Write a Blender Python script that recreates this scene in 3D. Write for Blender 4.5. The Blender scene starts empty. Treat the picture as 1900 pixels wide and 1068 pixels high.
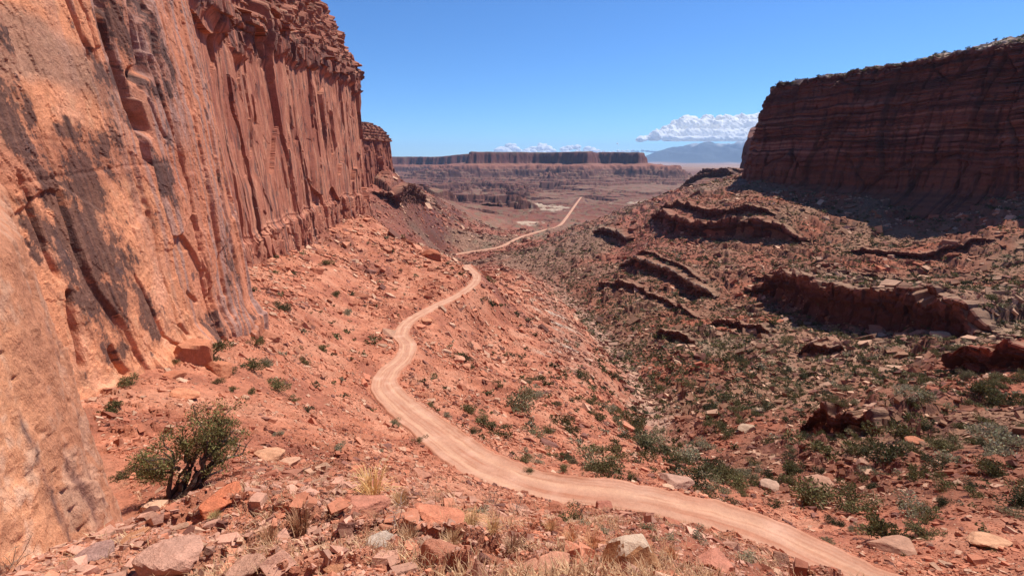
import bpy, math, random
import numpy as np
from mathutils import Vector, Matrix, Euler

# ---------------------------------------------------------------- camera, sky, sun, exposure
scene = bpy.context.scene
PITCH = math.radians(15.8)
F = 844.0                                    # focal length in photo pixels (1900 wide)
cam_d = bpy.data.cameras.new("camera")
cam_d.lens = 36.0 * F / 1900.0
cam_d.sensor_width = 36.0
cam_d.clip_start = 0.1
cam_d.clip_end = 200000.0
cam = bpy.data.objects.new("camera", cam_d)
scene.collection.objects.link(cam)
cam.location = (0, 0, 0)
cam.rotation_euler = (math.pi / 2 - PITCH, 0, 0)
scene.camera = cam

SUN_AZ = math.radians(52.0)                  # from +Y towards +X
SUN_EL = math.radians(58.0)
world = bpy.data.worlds.new("World")
scene.world = world
world.use_nodes = True
wn = world.node_tree.nodes
wl = world.node_tree.links
bg = wn["Background"]
sky = wn.new("ShaderNodeTexSky")
sky.sky_type = 'NISHITA'
sky.sun_disc = False
sky.sun_elevation = SUN_EL
sky.sun_rotation = SUN_AZ
sky.altitude = 1700
sky.air_density = 1.0
sky.dust_density = 0.25
sky.ozone_density = 3.0
hsv = wn.new("ShaderNodeMix"); hsv.data_type = 'RGBA'; hsv.blend_type = 'MULTIPLY'; hsv.inputs['Factor'].default_value = 1
hsv.inputs[7].default_value = (0.60, 0.98, 1.38, 1)
wl.new(sky.outputs[0], hsv.inputs[6])
wl.new(hsv.outputs[2], bg.inputs[0])
bg.inputs[1].default_value = 0.078
sun_d = bpy.data.lights.new("sun", 'SUN')
sun_d.energy = 5.0
sun_d.angle = math.radians(0.53)
sun_d.color = (1.0, 0.94, 0.85)
sun = bpy.data.objects.new("sun", sun_d)
scene.collection.objects.link(sun)
sdir = Vector((math.sin(SUN_AZ) * math.cos(SUN_EL), math.cos(SUN_AZ) * math.cos(SUN_EL), math.sin(SUN_EL)))
sun.rotation_euler = sdir.to_track_quat('Z', 'Y').to_euler()
vs = scene.view_settings
vs.view_transform = 'Standard'
vs.look = 'None'
vs.exposure = 0.50
vs.gamma = 1.0
scene.cycles.max_bounces = 12
scene.cycles.diffuse_bounces = 6
scene.cycles.glossy_bounces = 1
scene.cycles.volume_bounces = 1
scene.cycles.use_denoising = True

# ---------------------------------------------------------------- numeric helpers
cP, sP = math.cos(PITCH), math.sin(PITCH)
def ray(px, py):
    u = (px - 950.0) / F; v = (534.0 - py) / F
    return u, cP + v * sP, -sP + v * cP
def P(px, py, z):
    """World point seen at photo pixel (px,py) whose height is z (camera at 0)."""
    dx, dy, dz = ray(px, py)
    t = z / dz
    return (dx * t, dy * t, z)
def PY(px, py, Y):
    dx, dy, dz = ray(px, py)
    t = Y / dy
    return (dx * t, Y, dz * t)

def _hash(ix, iy, seed):
    h = (ix.astype(np.int64) * 374761393 + iy.astype(np.int64) * 668265263 + seed * 974711) & 0xFFFFFFFF
    h = ((h ^ (h >> 13)) * 1274126177) & 0xFFFFFFFF
    return (h ^ (h >> 16)) & 0xFFFFFFFF
_ang = np.linspace(0, 2 * np.pi, 257)[:-1]
_GX, _GY = np.cos(_ang).astype(np.float32), np.sin(_ang).astype(np.float32)
def noise(x, y, seed=0):
    x = np.asarray(x, dtype=np.float64); y = np.asarray(y, dtype=np.float64)
    fx, fy = np.floor(x), np.floor(y)
    ix, iy = fx.astype(np.int64), fy.astype(np.int64)
    dx = (x - fx).astype(np.float32); dy = (y - fy).astype(np.float32)
    sx = dx * dx * dx * (dx * (dx * 6 - 15) + 10); sy = dy * dy * dy * (dy * (dy * 6 - 15) + 10)
    def g(ox, oy):
        h = _hash(ix + ox, iy + oy, seed) & 255
        return _GX[h] * (dx - ox) + _GY[h] * (dy - oy)
    a = g(0, 0); b = g(1, 0); c = g(0, 1); d = g(1, 1)
    return ((a + sx * (b - a)) + sy * ((c + sx * (d - c)) - (a + sx * (b - a)))) * 1.5
def fbm(x, y, seed=0, oct=5, gain=0.5):
    s = 0; a = 1.0; f = 1.0
    for k in range(oct):
        s = s + a * noise(x * f + 17.3 * k, y * f - 9.1 * k, seed + k); a *= gain; f *= 2.03
    return s
def sstep(a, b, x):
    t = np.clip((x - a) / (b - a), 0, 1)
    return t * t * (3 - 2 * t)
def vor(x, y, seed=0, jit=0.9):
    """Voronoi: nearest distance, second - nearest, cell random (2), offset from cell centre (2)."""
    fx, fy = np.floor(x), np.floor(y)
    ix, iy = fx.astype(np.int64), fy.astype(np.int64)
    dx = (x - fx).astype(np.float32); dy = (y - fy).astype(np.float32)
    F1 = np.full(dx.shape, 9., np.float32); F2 = F1.copy(); R = np.zeros_like(F1); R2 = R.copy(); OX = R.copy(); OY = R.copy()
    for a in (-1, 0, 1):
        for b in (-1, 0, 1):
            h = _hash(ix + a, iy + b, seed)
            r1 = (h & 1023).astype(np.float32) / 1023; r2 = ((h >> 10) & 1023).astype(np.float32) / 1023
            r3 = ((h >> 20) & 1023).astype(np.float32) / 1023
            ox = a + 0.5 + (r1 - .5) * jit - dx; oy = b + 0.5 + (r2 - .5) * jit - dy
            d = np.sqrt(ox * ox + oy * oy)
            m = d < F1
            F2 = np.where(m, F1, np.minimum(F2, d)); F1 = np.where(m, d, F1)
            R = np.where(m, r3, R); R2 = np.where(m, r1, R2); OX = np.where(m, -ox, OX); OY = np.where(m, -oy, OY)
    return F1, F2 - F1, R, R2, OX, OY

def panels(s, z, ws, wz, seed, crack=.06, warp=.5):
    """upright joints with level breaks: every slab stands in or out and is a little turned"""
    a = s / ws + .9 * noise(s / (ws * 2.3), s * 0 + .5, seed + 59) + warp * noise(s / (ws * 3), z / (ws * 9), seed + 60) + .10 * noise(s / ws * 2, z / ws * .9, seed + 61)
    i = np.floor(a); fa = a - i; ri = _hash(i, i * 0, seed)
    b = z / wz + (ri & 1023) / 1023. * 7 + .25 * noise(s / ws, z / wz, seed + 62) + .35 * (fa - .5) * (((ri >> 10) & 255) / 255. - .5)
    j = np.floor(b); fb = b - j; h = _hash(i, j, seed + 3)
    r = (h & 1023) / 1023.; r2 = ((h >> 10) & 1023) / 1023.; r3 = ((h >> 20) & 1023) / 1023.
    wq = crack * (.3 + 1.4 * (((ri >> 18) & 255) / 255.))
    e = np.minimum(fa, 1 - fa)
    return (r - .5) + (r2 - .5) * (fa - .5) * 1.3 + (r3 - .35) * (fb - .5) * .5, (1 - sstep(wq * .4, wq, e)) * (((ri >> 5) & 3) > 0), r

def link(o, parent=None):
    scene.collection.objects.link(o)
    if parent is not None: o.parent = parent
    return o
def make_mesh(name, verts, faces, mat=None, smooth=False, attrs=None, mats=None, fmat=None):
    """faces: (n,k) int array or list of such arrays."""
    me = bpy.data.meshes.new(name)
    verts = np.ascontiguousarray(verts, dtype=np.float32)
    if not isinstance(faces, list): faces = [faces]
    faces = [np.asarray(f, dtype=np.int32) for f in faces if len(f)]
    nl = sum(f.size for f in faces); nf = sum(len(f) for f in faces)
    me.vertices.add(len(verts)); me.vertices.foreach_set("co", verts.ravel())
    me.loops.add(nl); me.loops.foreach_set("vertex_index", np.concatenate([f.ravel() for f in faces]))
    me.polygons.add(nf)
    tot = np.concatenate([np.full(len(f), f.shape[1], np.int32) for f in faces])
    st = np.concatenate([[0], np.cumsum(tot)[:-1]]).astype(np.int32)
    me.polygons.foreach_set("loop_start", st)
    me.polygons.foreach_set("loop_total", tot)
    me.polygons.foreach_set("use_smooth", np.full(nf, smooth))
    if mats:
        for m in mats: me.materials.append(m)
        me.polygons.foreach_set("material_index", np.asarray(fmat, dtype=np.int32))
    elif mat: me.materials.append(mat)
    if attrs:
        for k, v in attrs.items():
            v = np.asarray(v, dtype=np.float32)
            if v.ndim == 2:
                a = me.color_attributes.new(k, 'FLOAT_COLOR', 'POINT')
                c = np.ones((len(v), 4), np.float32); c[:, :3] = v
                a.data.foreach_set("color", c.ravel())
            else:
                a = me.attributes.new(k, 'FLOAT', 'POINT'); a.data.foreach_set("value", v)
    me.update(calc_edges=True)
    return me
def make_obj(name, verts, faces, mat=None, parent=None, **k):
    return link(bpy.data.objects.new(name, make_mesh(name, verts, faces, mat, **k)), parent)
def tag(o, label=None, cat=None, group=None, kind=None):
    if label: o["label"] = label
    if cat: o["category"] = cat
    if group: o["group"] = group
    if kind: o["kind"] = kind
    return o
def grid_faces(nr, nc):
    i = np.arange(nr - 1)[:, None] * nc + np.arange(nc - 1)[None, :]
    return np.stack([i, i + 1, i + nc + 1, i + nc], -1).reshape(-1, 4)

# ---------------------------------------------------------------- materials
def nt(name):
    m = bpy.data.materials.new(name); m.use_nodes = True
    n = m.node_tree.nodes; l = m.node_tree.links
    b = n["Principled BSDF"]
    b.inputs['Roughness'].default_value = 0.9
    b.inputs['Specular IOR Level'].default_value = 0.15
    return m, n, l, b
def earth_material(name, scale=1.0, bump=0.5, var=0.35, streak=None, base=None, rand=False):
    """Attribute colour 'tone' (or a fixed base) broken up by several sizes of grain, with real bump."""
    m, n, l, b = nt(name)
    if base is None:
        a = n.new("ShaderNodeAttribute"); a.attribute_name = "tone"; col = a.outputs['Color']
    else:
        a = n.new("ShaderNodeRGB"); a.outputs[0].default_value = (*base, 1); col = a.outputs[0]
    gm = n.new("ShaderNodeGamma"); gm.inputs[1].default_value = 1.15; l.new(col, gm.inputs[0]); col = gm.outputs[0]
    tc = n.new("ShaderNodeTexCoord")
    mp = n.new("ShaderNodeMapping"); l.new(tc.outputs['Object'], mp.inputs[0])
    if streak: mp.inputs['Scale'].default_value = streak
    facs = []
    for k, (sc, w) in enumerate(((0.35, .5), (2.2, .6), (11.0, .5))):
        t = n.new("ShaderNodeTexNoise"); t.inputs['Scale'].default_value = sc * scale
        t.inputs['Detail'].default_value = 6; t.inputs['Roughness'].default_value = 0.65
        l.new(mp.outputs[0], t.inputs['Vector'])
        mr = n.new("ShaderNodeMapRange"); mr.inputs['From Min'].default_value = 0.3; mr.inputs['From Max'].default_value = 0.7
        mr.inputs['To Min'].default_value = .94 - var * w; mr.inputs['To Max'].default_value = .94 + var * w
        l.new(t.outputs[0], mr.inputs[0]); facs.append((t, mr))
    cur = col
    for t, mr in facs:
        mx = n.new("ShaderNodeVectorMath"); mx.operation = 'SCALE'
        l.new(cur, mx.inputs[0]); l.new(mr.outputs[0], mx.inputs['Scale']); cur = mx.outputs[0]
    if rand:
        oi = n.new("ShaderNodeObjectInfo"); mr = n.new("ShaderNodeMapRange")
        mr.inputs['To Min'].default_value = 0.75; mr.inputs['To Max'].default_value = 1.25
        l.new(oi.outputs['Random'], mr.inputs[0])
        mx = n.new("ShaderNodeVectorMath"); mx.operation = 'SCALE'
        l.new(cur, mx.inputs[0]); l.new(mr.outputs[0], mx.inputs['Scale']); cur = mx.outputs[0]
    l.new(cur, b.inputs['Base Color'])
    bp = n.new("ShaderNodeBump"); bp.inputs['Strength'].default_value = bump; bp.inputs['Distance'].default_value = 0.25 / scale
    l.new(facs[1][0].outputs[0], bp.inputs['Height'])
    bp2 = n.new("ShaderNodeBump"); bp2.inputs['Strength'].default_value = bump; bp2.inputs['Distance'].default_value = 0.05 / scale
    l.new(facs[2][0].outputs[0], bp2.inputs['Height']); l.new(bp.outputs[0], bp2.inputs['Normal'])
    l.new(bp2.outputs[0], b.inputs['Normal'])
    return m
M_ground = earth_material("desert_soil", 1.3, 0.9, 0.45)
M_slab = earth_material("near_sandstone", 2.4, 1.0, 0.22, streak=(1, 1, .5))
M_cliff = earth_material("sandstone", 1.0, 0.8, 0.30)
M_far = earth_material("distant_strata", 0.05, 0.5, 0.3, streak=(1, 1, 4))
M_rock = earth_material("boulder_stone", 1.6, 0.5, 0.3, rand=True)
M_rubble = earth_material("rubble_stone", 1.5, 0.4, 0.25)
M_road = earth_material("packed_dirt", 1.3, 0.25, 0.14)
# ---------------------------------------------------------------- terrain control points (photo pixel, height below the camera)
CP = [
 # foreground knoll
 (950,1068,-3.4),(600,1068,-3.2),(300,1068,-3.7),(100,1068,-4.6),(1300,1068,-4.4),(1480,1068,-8.6),
 (950,990,-5.0),(600,980,-4.6),(350,990,-5.6),(205,960,-8.0),(1250,1000,-6.6),(1420,1045,-8.2),
 (450,930,-6.8),(640,905,-7.4),(850,925,-8.0),(1000,955,-8.6),(1150,958,-9.4),(1300,1000,-9.0),
 (310,925,-9.0),(420,875,-11.0),(560,870,-13.5),(680,862,-16),(230,850,-12.0),(200,760,-14),(205,715,-14.5),
 (330,780,-15),(320,700,-16.5),(400,690,-18.5),(450,640,-21),(550,700,-25),(640,720,-30),(540,800,-19),(650,810,-23.5),(740,850,-24),
 (480,560,-24),(560,600,-29),(650,620,-38),(480,500,-26.5),(600,520,-34),(560,452,-30),(690,398,-35),(620,430,-31.5),(700,520,-44),(760,540,-47),
 (740,440,-43),(800,465,-50),(840,485,-54),
 # right of the road, down to the wash
 (900,650,-60),(1000,750,-50),(1050,850,-40),(1100,700,-74),(1000,600,-79),(940,560,-69),(940,505,-104),(900,600,-58),(850,620,-52),
 (1150,800,-58),(1150,890,-36),(1250,900,-39),(1400,955,-35),
 (1165,660,-95),(1260,830,-63),(1350,900,-51),(1500,960,-41),(1700,1020,-33),(1850,1060,-30),
 (1100,580,-108),(1030,520,-118),(960,480,-131),(900,470,-142),
 # right slope up to the butte
 (1400,700,-84),(1400,620,-94),(1600,700,-72),(1600,850,-51),(1850,850,-40),(1850,700,-57),(1850,500,-70),(1850,410,-45),
 (1700,450,-66),(1600,500,-80),(1500,420,-64),(1300,430,-79),(1200,600,-108),(1300,700,-88),(1400,800,-66),(1200,750,-78),(1300,560,-104),
 (1385,347,-34),(1600,352,-31),(1890,362,-28),(1215,405,-75),(1290,392,-62),(1105,432,-101),(1160,470,-108),(1850,960,-34),(1750,600,-76),
 (1500,540,-88),(1420,480,-84),(1200,470,-96),
 # basin and the left hills
 (850,472,-150),(930,458,-155),(1000,430,-162),(1040,415,-165),(1075,370,-175),(1000,380,-172),(1150,400,-140),(1180,370,-160),(1250,360,-115),
 (735,332,-32),(800,370,-82),(720,400,-76),(800,425,-112),(870,440,-140),(752,360,-62),(850,372,-165),(900,400,-158),(780,440,-110),(760,345,-60),
 (1290,335,-62),(1360,340,-60),(1200,345,-165),(1280,350,-85),
]
pts = [P(*c) for c in CP]
pts += [(0,-.3,-1.7),(-4,-2,-2.0),(4,-2,-1.7),(0.6,2.0,-2.5),(-1.5,1.5,-2.3),(6,1,-2.6),(-7,1,-4),
        (14,4,-9),(30,8,-22),(60,20,-28),(120,50,-38),(250,100,-45),(450,150,-40),(600,400,-30),(600,620,-25),(1000,600,-20),
        (-60,10,-12),(-150,100,-20),(-200,300,-20),(-400,600,-20),(-400,850,-28),(-900,1500,-60),(-500,1500,-90),
        (900,1300,-40),(700,1500,-45),(1500,1500,-50),(-800,2600,-190),(0,2700,-190),(800,2600,-190),(1800,2600,-190),
        (-2500,2600,-160),(3000,2400,-160),(520,1900,-185),(300,1300,-165)]
ROAD_PX = [(1790,1150,-21),(1655,1105,-22.4),(1540,1062,-24),(1385,990,-24.7),(1190,938,-25.6),(1100,925,-26.2),(1000,908,-27.2),(930,880,-28.4),(870,848,-30),(800,795,-32.2),(745,752,-34.8),
           (714,718,-36.6),(722,690,-38.2),(748,665,-39.8),(757,640,-41.2),(744,620,-43),(760,596,-44.8),(805,570,-47),(850,548,-49.3),(879,527,-51.2),(884,511,-53),(868,495,-56)]
road_c = [P(*c) for c in ROAD_PX]
road_c += [(-27,262,-60),(-40,290,-68),(-60,330,-80),(-80,400,-98),(-105,480,-118),(-130,580,-136),(-128,650,-144),(-110,700,-148)]
FAR_PX = [(832,474,-150),(850,471,-150.5),(880,466,-152),(930,457,-155),(965,440,-158.5),(1005,428,-162),(1035,420,-164),(1050,405,-166.5),(1062,388,-171),(1072,374,-175),(1078,366,-176)]
road_f = [P(*c) for c in FAR_PX]
pts += road_c[:-3] + road_f[2::2]
pts = np.array(pts)
TK = 3.0
def pol(x, y):
    r = np.hypot(x, y)
    return np.arctan2(x, y) * TK, np.log(r + 0.5)
ca, cb = pol(pts[:, 0], pts[:, 1])
def tps_k(d2): return 0.5 * d2 * np.log(d2 + 1e-9)
n = len(pts)
K = tps_k((ca[:, None] - ca[None]) ** 2 + (cb[:, None] - cb[None]) ** 2) + np.eye(n) * 0.004
A = np.zeros((n + 3, n + 3)); A[:n, :n] = K
Pm = np.stack([np.ones(n), ca, cb], 1); A[:n, n:] = Pm; A[n:, :n] = Pm.T
# heights are solved in units of range so that near ground stays tight and far ground stays loose
W = np.linalg.solve(A, np.concatenate([pts[:, 2] / (np.exp(cb)), [0, 0, 0]]))
def tps(x, y):
    a, b = pol(x, y)
    d2 = (a[..., None] - ca) ** 2 + (b[..., None] - cb) ** 2
    return (tps_k(d2) @ W[:n] + W[n] + W[n + 1] * a + W[n + 2] * b) * np.exp(b)

# polar sheet: fine where the picture looks, coarse round the back, out to the horizon
th = np.concatenate([np.radians(np.linspace(-180, -66, 24)[:-1]), np.radians(np.linspace(-66, -51, 60)[:-1]),
                     np.radians(np.linspace(-51, 56, 1180)), np.radians(np.linspace(56, 66, 40)[1:]), np.radians(np.linspace(66, 180, 24)[1:])])
lr = np.concatenate([np.linspace(math.log(0.5), math.log(3), 60)[:-1], np.linspace(math.log(3), math.log(1500), 980)[:-1],
                     np.linspace(math.log(1500), math.log(9000), 420)[:-1], np.linspace(math.log(9000), math.log(44000), 170)])
NR, NC = len(lr), len(th)
cth = np.linspace(-math.pi, math.pi, 360); clr = np.linspace(lr[0], math.log(9000), 320)
CR, CT = np.meshgrid(np.exp(clr), cth, indexing='ij')
Zc = np.stack([tps(CR[i] * np.sin(CT[i]), CR[i] * np.cos(CT[i])) for i in range(len(clr))])
def bil(G, fi, fj):
    i = np.clip(fi.astype(int), 0, G.shape[0] - 2); j = np.clip(fj.astype(int), 0, G.shape[1] - 2)
    a = np.clip(fi - i, 0, 1); b = np.clip(fj - j, 0, 1)
    return G[i, j] * (1 - a) * (1 - b) + G[i + 1, j] * a * (1 - b) + G[i, j + 1] * (1 - a) * b + G[i + 1, j + 1] * a * b
def coarse(x, y):
    r = np.maximum(np.hypot(x, y), 0.5)
    fi = (np.log(r) - clr[0]) / (clr[1] - clr[0]); fj = (np.arctan2(x, y) - cth[0]) / (cth[1] - cth[0])
    return bil(Zc, np.atleast_1d(fi), np.atleast_1d(fj))
R_, T_ = np.meshgrid(np.exp(lr), th, indexing='ij')
X, Y = R_ * np.sin(T_), R_ * np.cos(T_)
Z = coarse(X, Y).astype(np.float64)
cell = np.maximum(np.gradient(np.exp(lr))[:, None] * np.ones(NC), 1e-3)

# far basin floor
far = sstep(1700, 2600, R_)
Z = Z * (1 - far) + (-212 + 6 * noise(X / 900, Y / 900, 5)) * far

# relief at every size the sheet can carry
amp = np.ones_like(Z)
rel = np.zeros_like(Z)
for k, lam in enumerate((0.35, 0.75, 1.6, 3.4, 7.5, 16, 36, 80, 180)):
    w = sstep(1.5, 4.0, lam / cell)
    if lam < 5: w = w * (R_ < 420)
    rows = np.where(w.max(1) > 0)[0]
    if len(rows) == 0: continue
    s = slice(rows[0], rows[-1] + 1)
    g = noise(X[s] / lam + 3.1 * k, Y[s] / lam, 40 + k)
    g2 = np.abs(noise(X[s] / lam + 9.7, Y[s] / lam + k, 70 + k))
    rel[s] += w[s] * lam * (0.07 if lam < 3 else 0.045) * (g * 0.7 - g2 * 1.1 + 0.25) * (1.0 if lam < 20 else sstep(lam * 2, lam * 5, R_[s]))
rwx = np.interp(Y, [30, 49, 61, 88, 210, 315, 445, 605, 900], [60, 46, 36, 40, 60, 62, 50, 12, -60])
RIGHT = sstep(-5, 25, X - rwx) * sstep(1000, 600, R_) * (np.abs(T_) < 1.1)
Z += rel
Z -= (6 + .018 * R_) * np.exp(-((X - rwx) / (8 + .045 * R_)) ** 2) * sstep(60, 130, Y) * sstep(640, 420, Y)
# craggy, jointed outcrops and broken beds
def crag(lam, hgt, seed, mask):
    f1, e, r1_, r2_, ox, oy = vor(X[cs_] / lam + .3 * noise(X[cs_] / lam, Y[cs_] / lam, seed + 1), Y[cs_] / lam, seed)
    return hgt * ((r1_ - .35) + .5 * ox - .35 * oy) * sstep(0, .12, e) * mask
cs_ = slice(np.searchsorted(lr, math.log(3)), np.searchsorted(lr, math.log(1000)))
xc, yc = X[cs_], Y[cs_]
CRAGS = [(P(930, 572, -68), 15), (P(955, 590, -74), 10), (P(775, 452, -46), 16), (P(835, 482, -54), 9), (P(620, 440, -32), 14), (P(690, 500, -42), 9), (P(1210, 640, -104), 12), (P(1640, 790, -55), 10), (P(1560, 870, -50), 7), (P(1480, 830, -58), 8)]
cg = np.zeros_like(xc)
for (qx, qy, qz), rr_ in CRAGS: cg = np.maximum(cg, np.exp(-(((xc - qx) ** 2 + (yc - qy) ** 2) / rr_ ** 2)))
cgm = sstep(.25, .6, cg + .35 * fbm(xc / 6, yc / 6, 137, 3))
mk = np.maximum(sstep(.0, .45, fbm(xc / 38, yc / 38, 131, 4)), 1.3 * cgm) * sstep(40, 80, R_[cs_])
Z[cs_] += crag(5.5, 2.3, 141, mk * (.35 + .65 * RIGHT[cs_])) + crag(2.2, .7, 145, mk) * sstep(350, 200, R_[cs_])
mk2 = sstep(-.1, .3, fbm(xc / 9, yc / 9, 133, 4)) * sstep(90, 30, R_[cs_])
Z[cs_] += crag(1.1, .42, 149, mk2) + crag(.45, .13, 151, mk2 * sstep(40, 15, R_[cs_]))

# inner gorges sunk in the basin
gq = fbm(X / 620 + 3, Y / 430, 17, 5, .55)
gz_ = sstep(1350, 1750, R_) * sstep(4300, 3700, R_) * sstep(.30, .18, X / R_)
gq2 = fbm(X / 420 + 13, Y / 300, 19, 5, .55)
Z -= gz_ * (30 * sstep(.16, .19, gq) + 24 * sstep(.34, .37, gq))
Z += gz_ * (16 * sstep(.14, .16, gq2) + 20 * sstep(.30, .32, gq2)) * sstep(.02, -.05, X / R_ - .06)
# terraces of harder beds, growing with distance
def terrace(z, h, sharp=0.16):
    q = z / h; f = np.floor(q); t = q - f
    return (f + np.where(t < 1 - sharp, t * 0.25 / (1 - sharp), 0.25 + (t - (1 - sharp)) / sharp * 0.75)) * h
zr_ = Z + 3.2 * fbm(X / 50, Y / 50, 13, 5, .6)
Z = Z + RIGHT * sstep(110, 180, R_) * sstep(-.25, .3, fbm(X / 60, Y / 60, 15, 3)) * (terrace(zr_, 7.0, .10) - zr_ + 2.5) * .95
sg = np.hypot(np.gradient(Z, axis=0) / np.gradient(R_, axis=0), np.gradient(Z, axis=1) / (np.gradient(T_, axis=1) * R_))
tw = np.maximum(sstep(.42, .12, sg), .8 * sstep(620, 720, R_) * (X > 60) * sstep(.8, .5, sg)) * sstep(450, 900, R_) * (1 - far) * np.maximum(sstep(.2, -.1, X / R_ - .12), sstep(600, 720, R_))
zz = Z + 5 * fbm(X / 130, Y / 130, 11, 4)
Z = Z + tw * 0.9 * (terrace(zz, 6.0, .1) - zz + 2.2)

# ---- mesa far across the basin, stepped down to its foot
def poly_dist(x, y, poly):
    """distance to polyline, and arclength of nearest point, and signed side (+ = left of travel)."""
    best = np.full(x.shape, 1e18); S = np.zeros(x.shape); side = np.zeros(x.shape); s0 = 0
    for (ax, ay), (bx, by) in zip(poly[:-1], poly[1:]):
        L = math.hypot(bx - ax, by - ay); ux, uy = (bx - ax) / L, (by - ay) / L
        t = np.clip((x - ax) * ux + (y - ay) * uy, 0, L)
        dx = x - ax - ux * t; dy = y - ay - uy * t
        d = dx * dx + dy * dy; m = d < best
        best = np.where(m, d, best); S = np.where(m, s0 + t, S); side = np.where(m, np.sign(ux * (y - ay) - uy * (x - ax)), side)
        s0 += L
    return np.sqrt(best), S, side
mesa_edge = [(-6800, 3800), (-2400, 6600), (-1500, 6900), (-520, 6600), (-450, 5050), (250, 5350), (800, 5000), (1000, 5500), (1360, 5080), (1480, 5300), (1500, 6300), (700, 8300), (-7000, 8800)]
sel = slice(np.searchsorted(lr, math.log(1700)), NR)
xs, ys = X[sel], Y[sel]
D, S_, side = poly_dist(xs, ys, mesa_edge)
def in_poly(x, y, poly):
    c = np.zeros(x.shape, bool)
    for (ax, ay), (bx, by) in zip(poly, poly[1:] + poly[:1]):
        c ^= ((ay > y) != (by > y)) & (x < (bx - ax) * (y - ay) / (by - ay + 1e-12) + ax)
    return c
D = np.where(in_poly(xs, ys, mesa_edge), -D, D)            # inside (behind the rim) negative
wob = 430 * fbm(xs / 1000, ys / 700, 21, 6, 0.58)
wob2 = 90 * fbm(xs / 260, ys / 260, 25, 5, 0.6)
Dn = D + wob * sstep(40, 480, D) + wob2 * sstep(-100, 400, D) + 26 * fbm(xs / 90, ys / 90, 31, 4)
lower = sstep(-600, -1100, xs) * 42                        # the rim is lower on the far left
prof_d = [-9000, -250, -30, 0, 26, 30, 170, 190, 200, 260, 270, 340, 352, 440, 452, 620, 640, 1000, 1020, 1500, 1520, 2050, 2070, 2600, 6000]
prof_z = [66, 70, 74, 68, 2, -40, -70, -72, -95, -103, -122, -129, -152, -158, -178, -180, -200, -200, -210, -206, -212, -208, -220, -218, -218]
mz = np.interp(Dn, prof_d, prof_z) + 9 * fbm(xs / 420, ys / 420, 35, 4) * (Dn < 20) - lower * sstep(300, -50, Dn)
mz += (14 * np.maximum(0, fbm(xs / 150, ys / 150, 33, 4)) - 3) * sstep(60, 130, Dn) * sstep(900, 200, Dn)
Z[sel] = np.where(Dn < 1000, np.maximum(Z[sel], mz), Z[sel])
Z[sel] = np.where(Dn < 2600, (mz + (Z[sel] + 212) * sstep(700, 1100, Dn)) * (sstep(1900, 2500, R_[sel])) + Z[sel] * (1 - sstep(1900, 2500, R_[sel])), Z[sel])
# plain beyond, with low mesas and badlands, falling below the eye line
pl = sstep(7000, 9500, R_) * (D.mean() * 0 + 1)
plain = -170 + 55 * fbm(X / 5200, Y / 2600, 51, 5) + 25 * np.abs(fbm(X / 1700, Y / 900, 57, 5))
plain -= R_ * 0.0035
inside = np.zeros_like(Z); inside[sel] = (Dn < 0)
Z = np.where(inside > 0, Z, Z * (1 - pl) + plain * pl)
# La Sal range on the horizon
def gauss(a, c, w): return np.exp(-((a - c) / w) ** 2)
ad = np.degrees(T_)
mt = (gauss(ad, 18.2, 3.2) * .62 + gauss(ad, 22.5, 3.0) * .85 + gauss(ad, 26.5, 2.4) * .7 + gauss(ad, 32, 5) * .8)
ridge = 1 - np.abs(fbm(X / 5200, Y / 7000, 61, 6, 0.5)) * 1.1
mtz = 1500 * mt * (0.42 + 0.75 * ridge) * sstep(29000, 35500, R_) * sstep(44500, 37500, R_)
Z += mtz * 0.82

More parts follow.
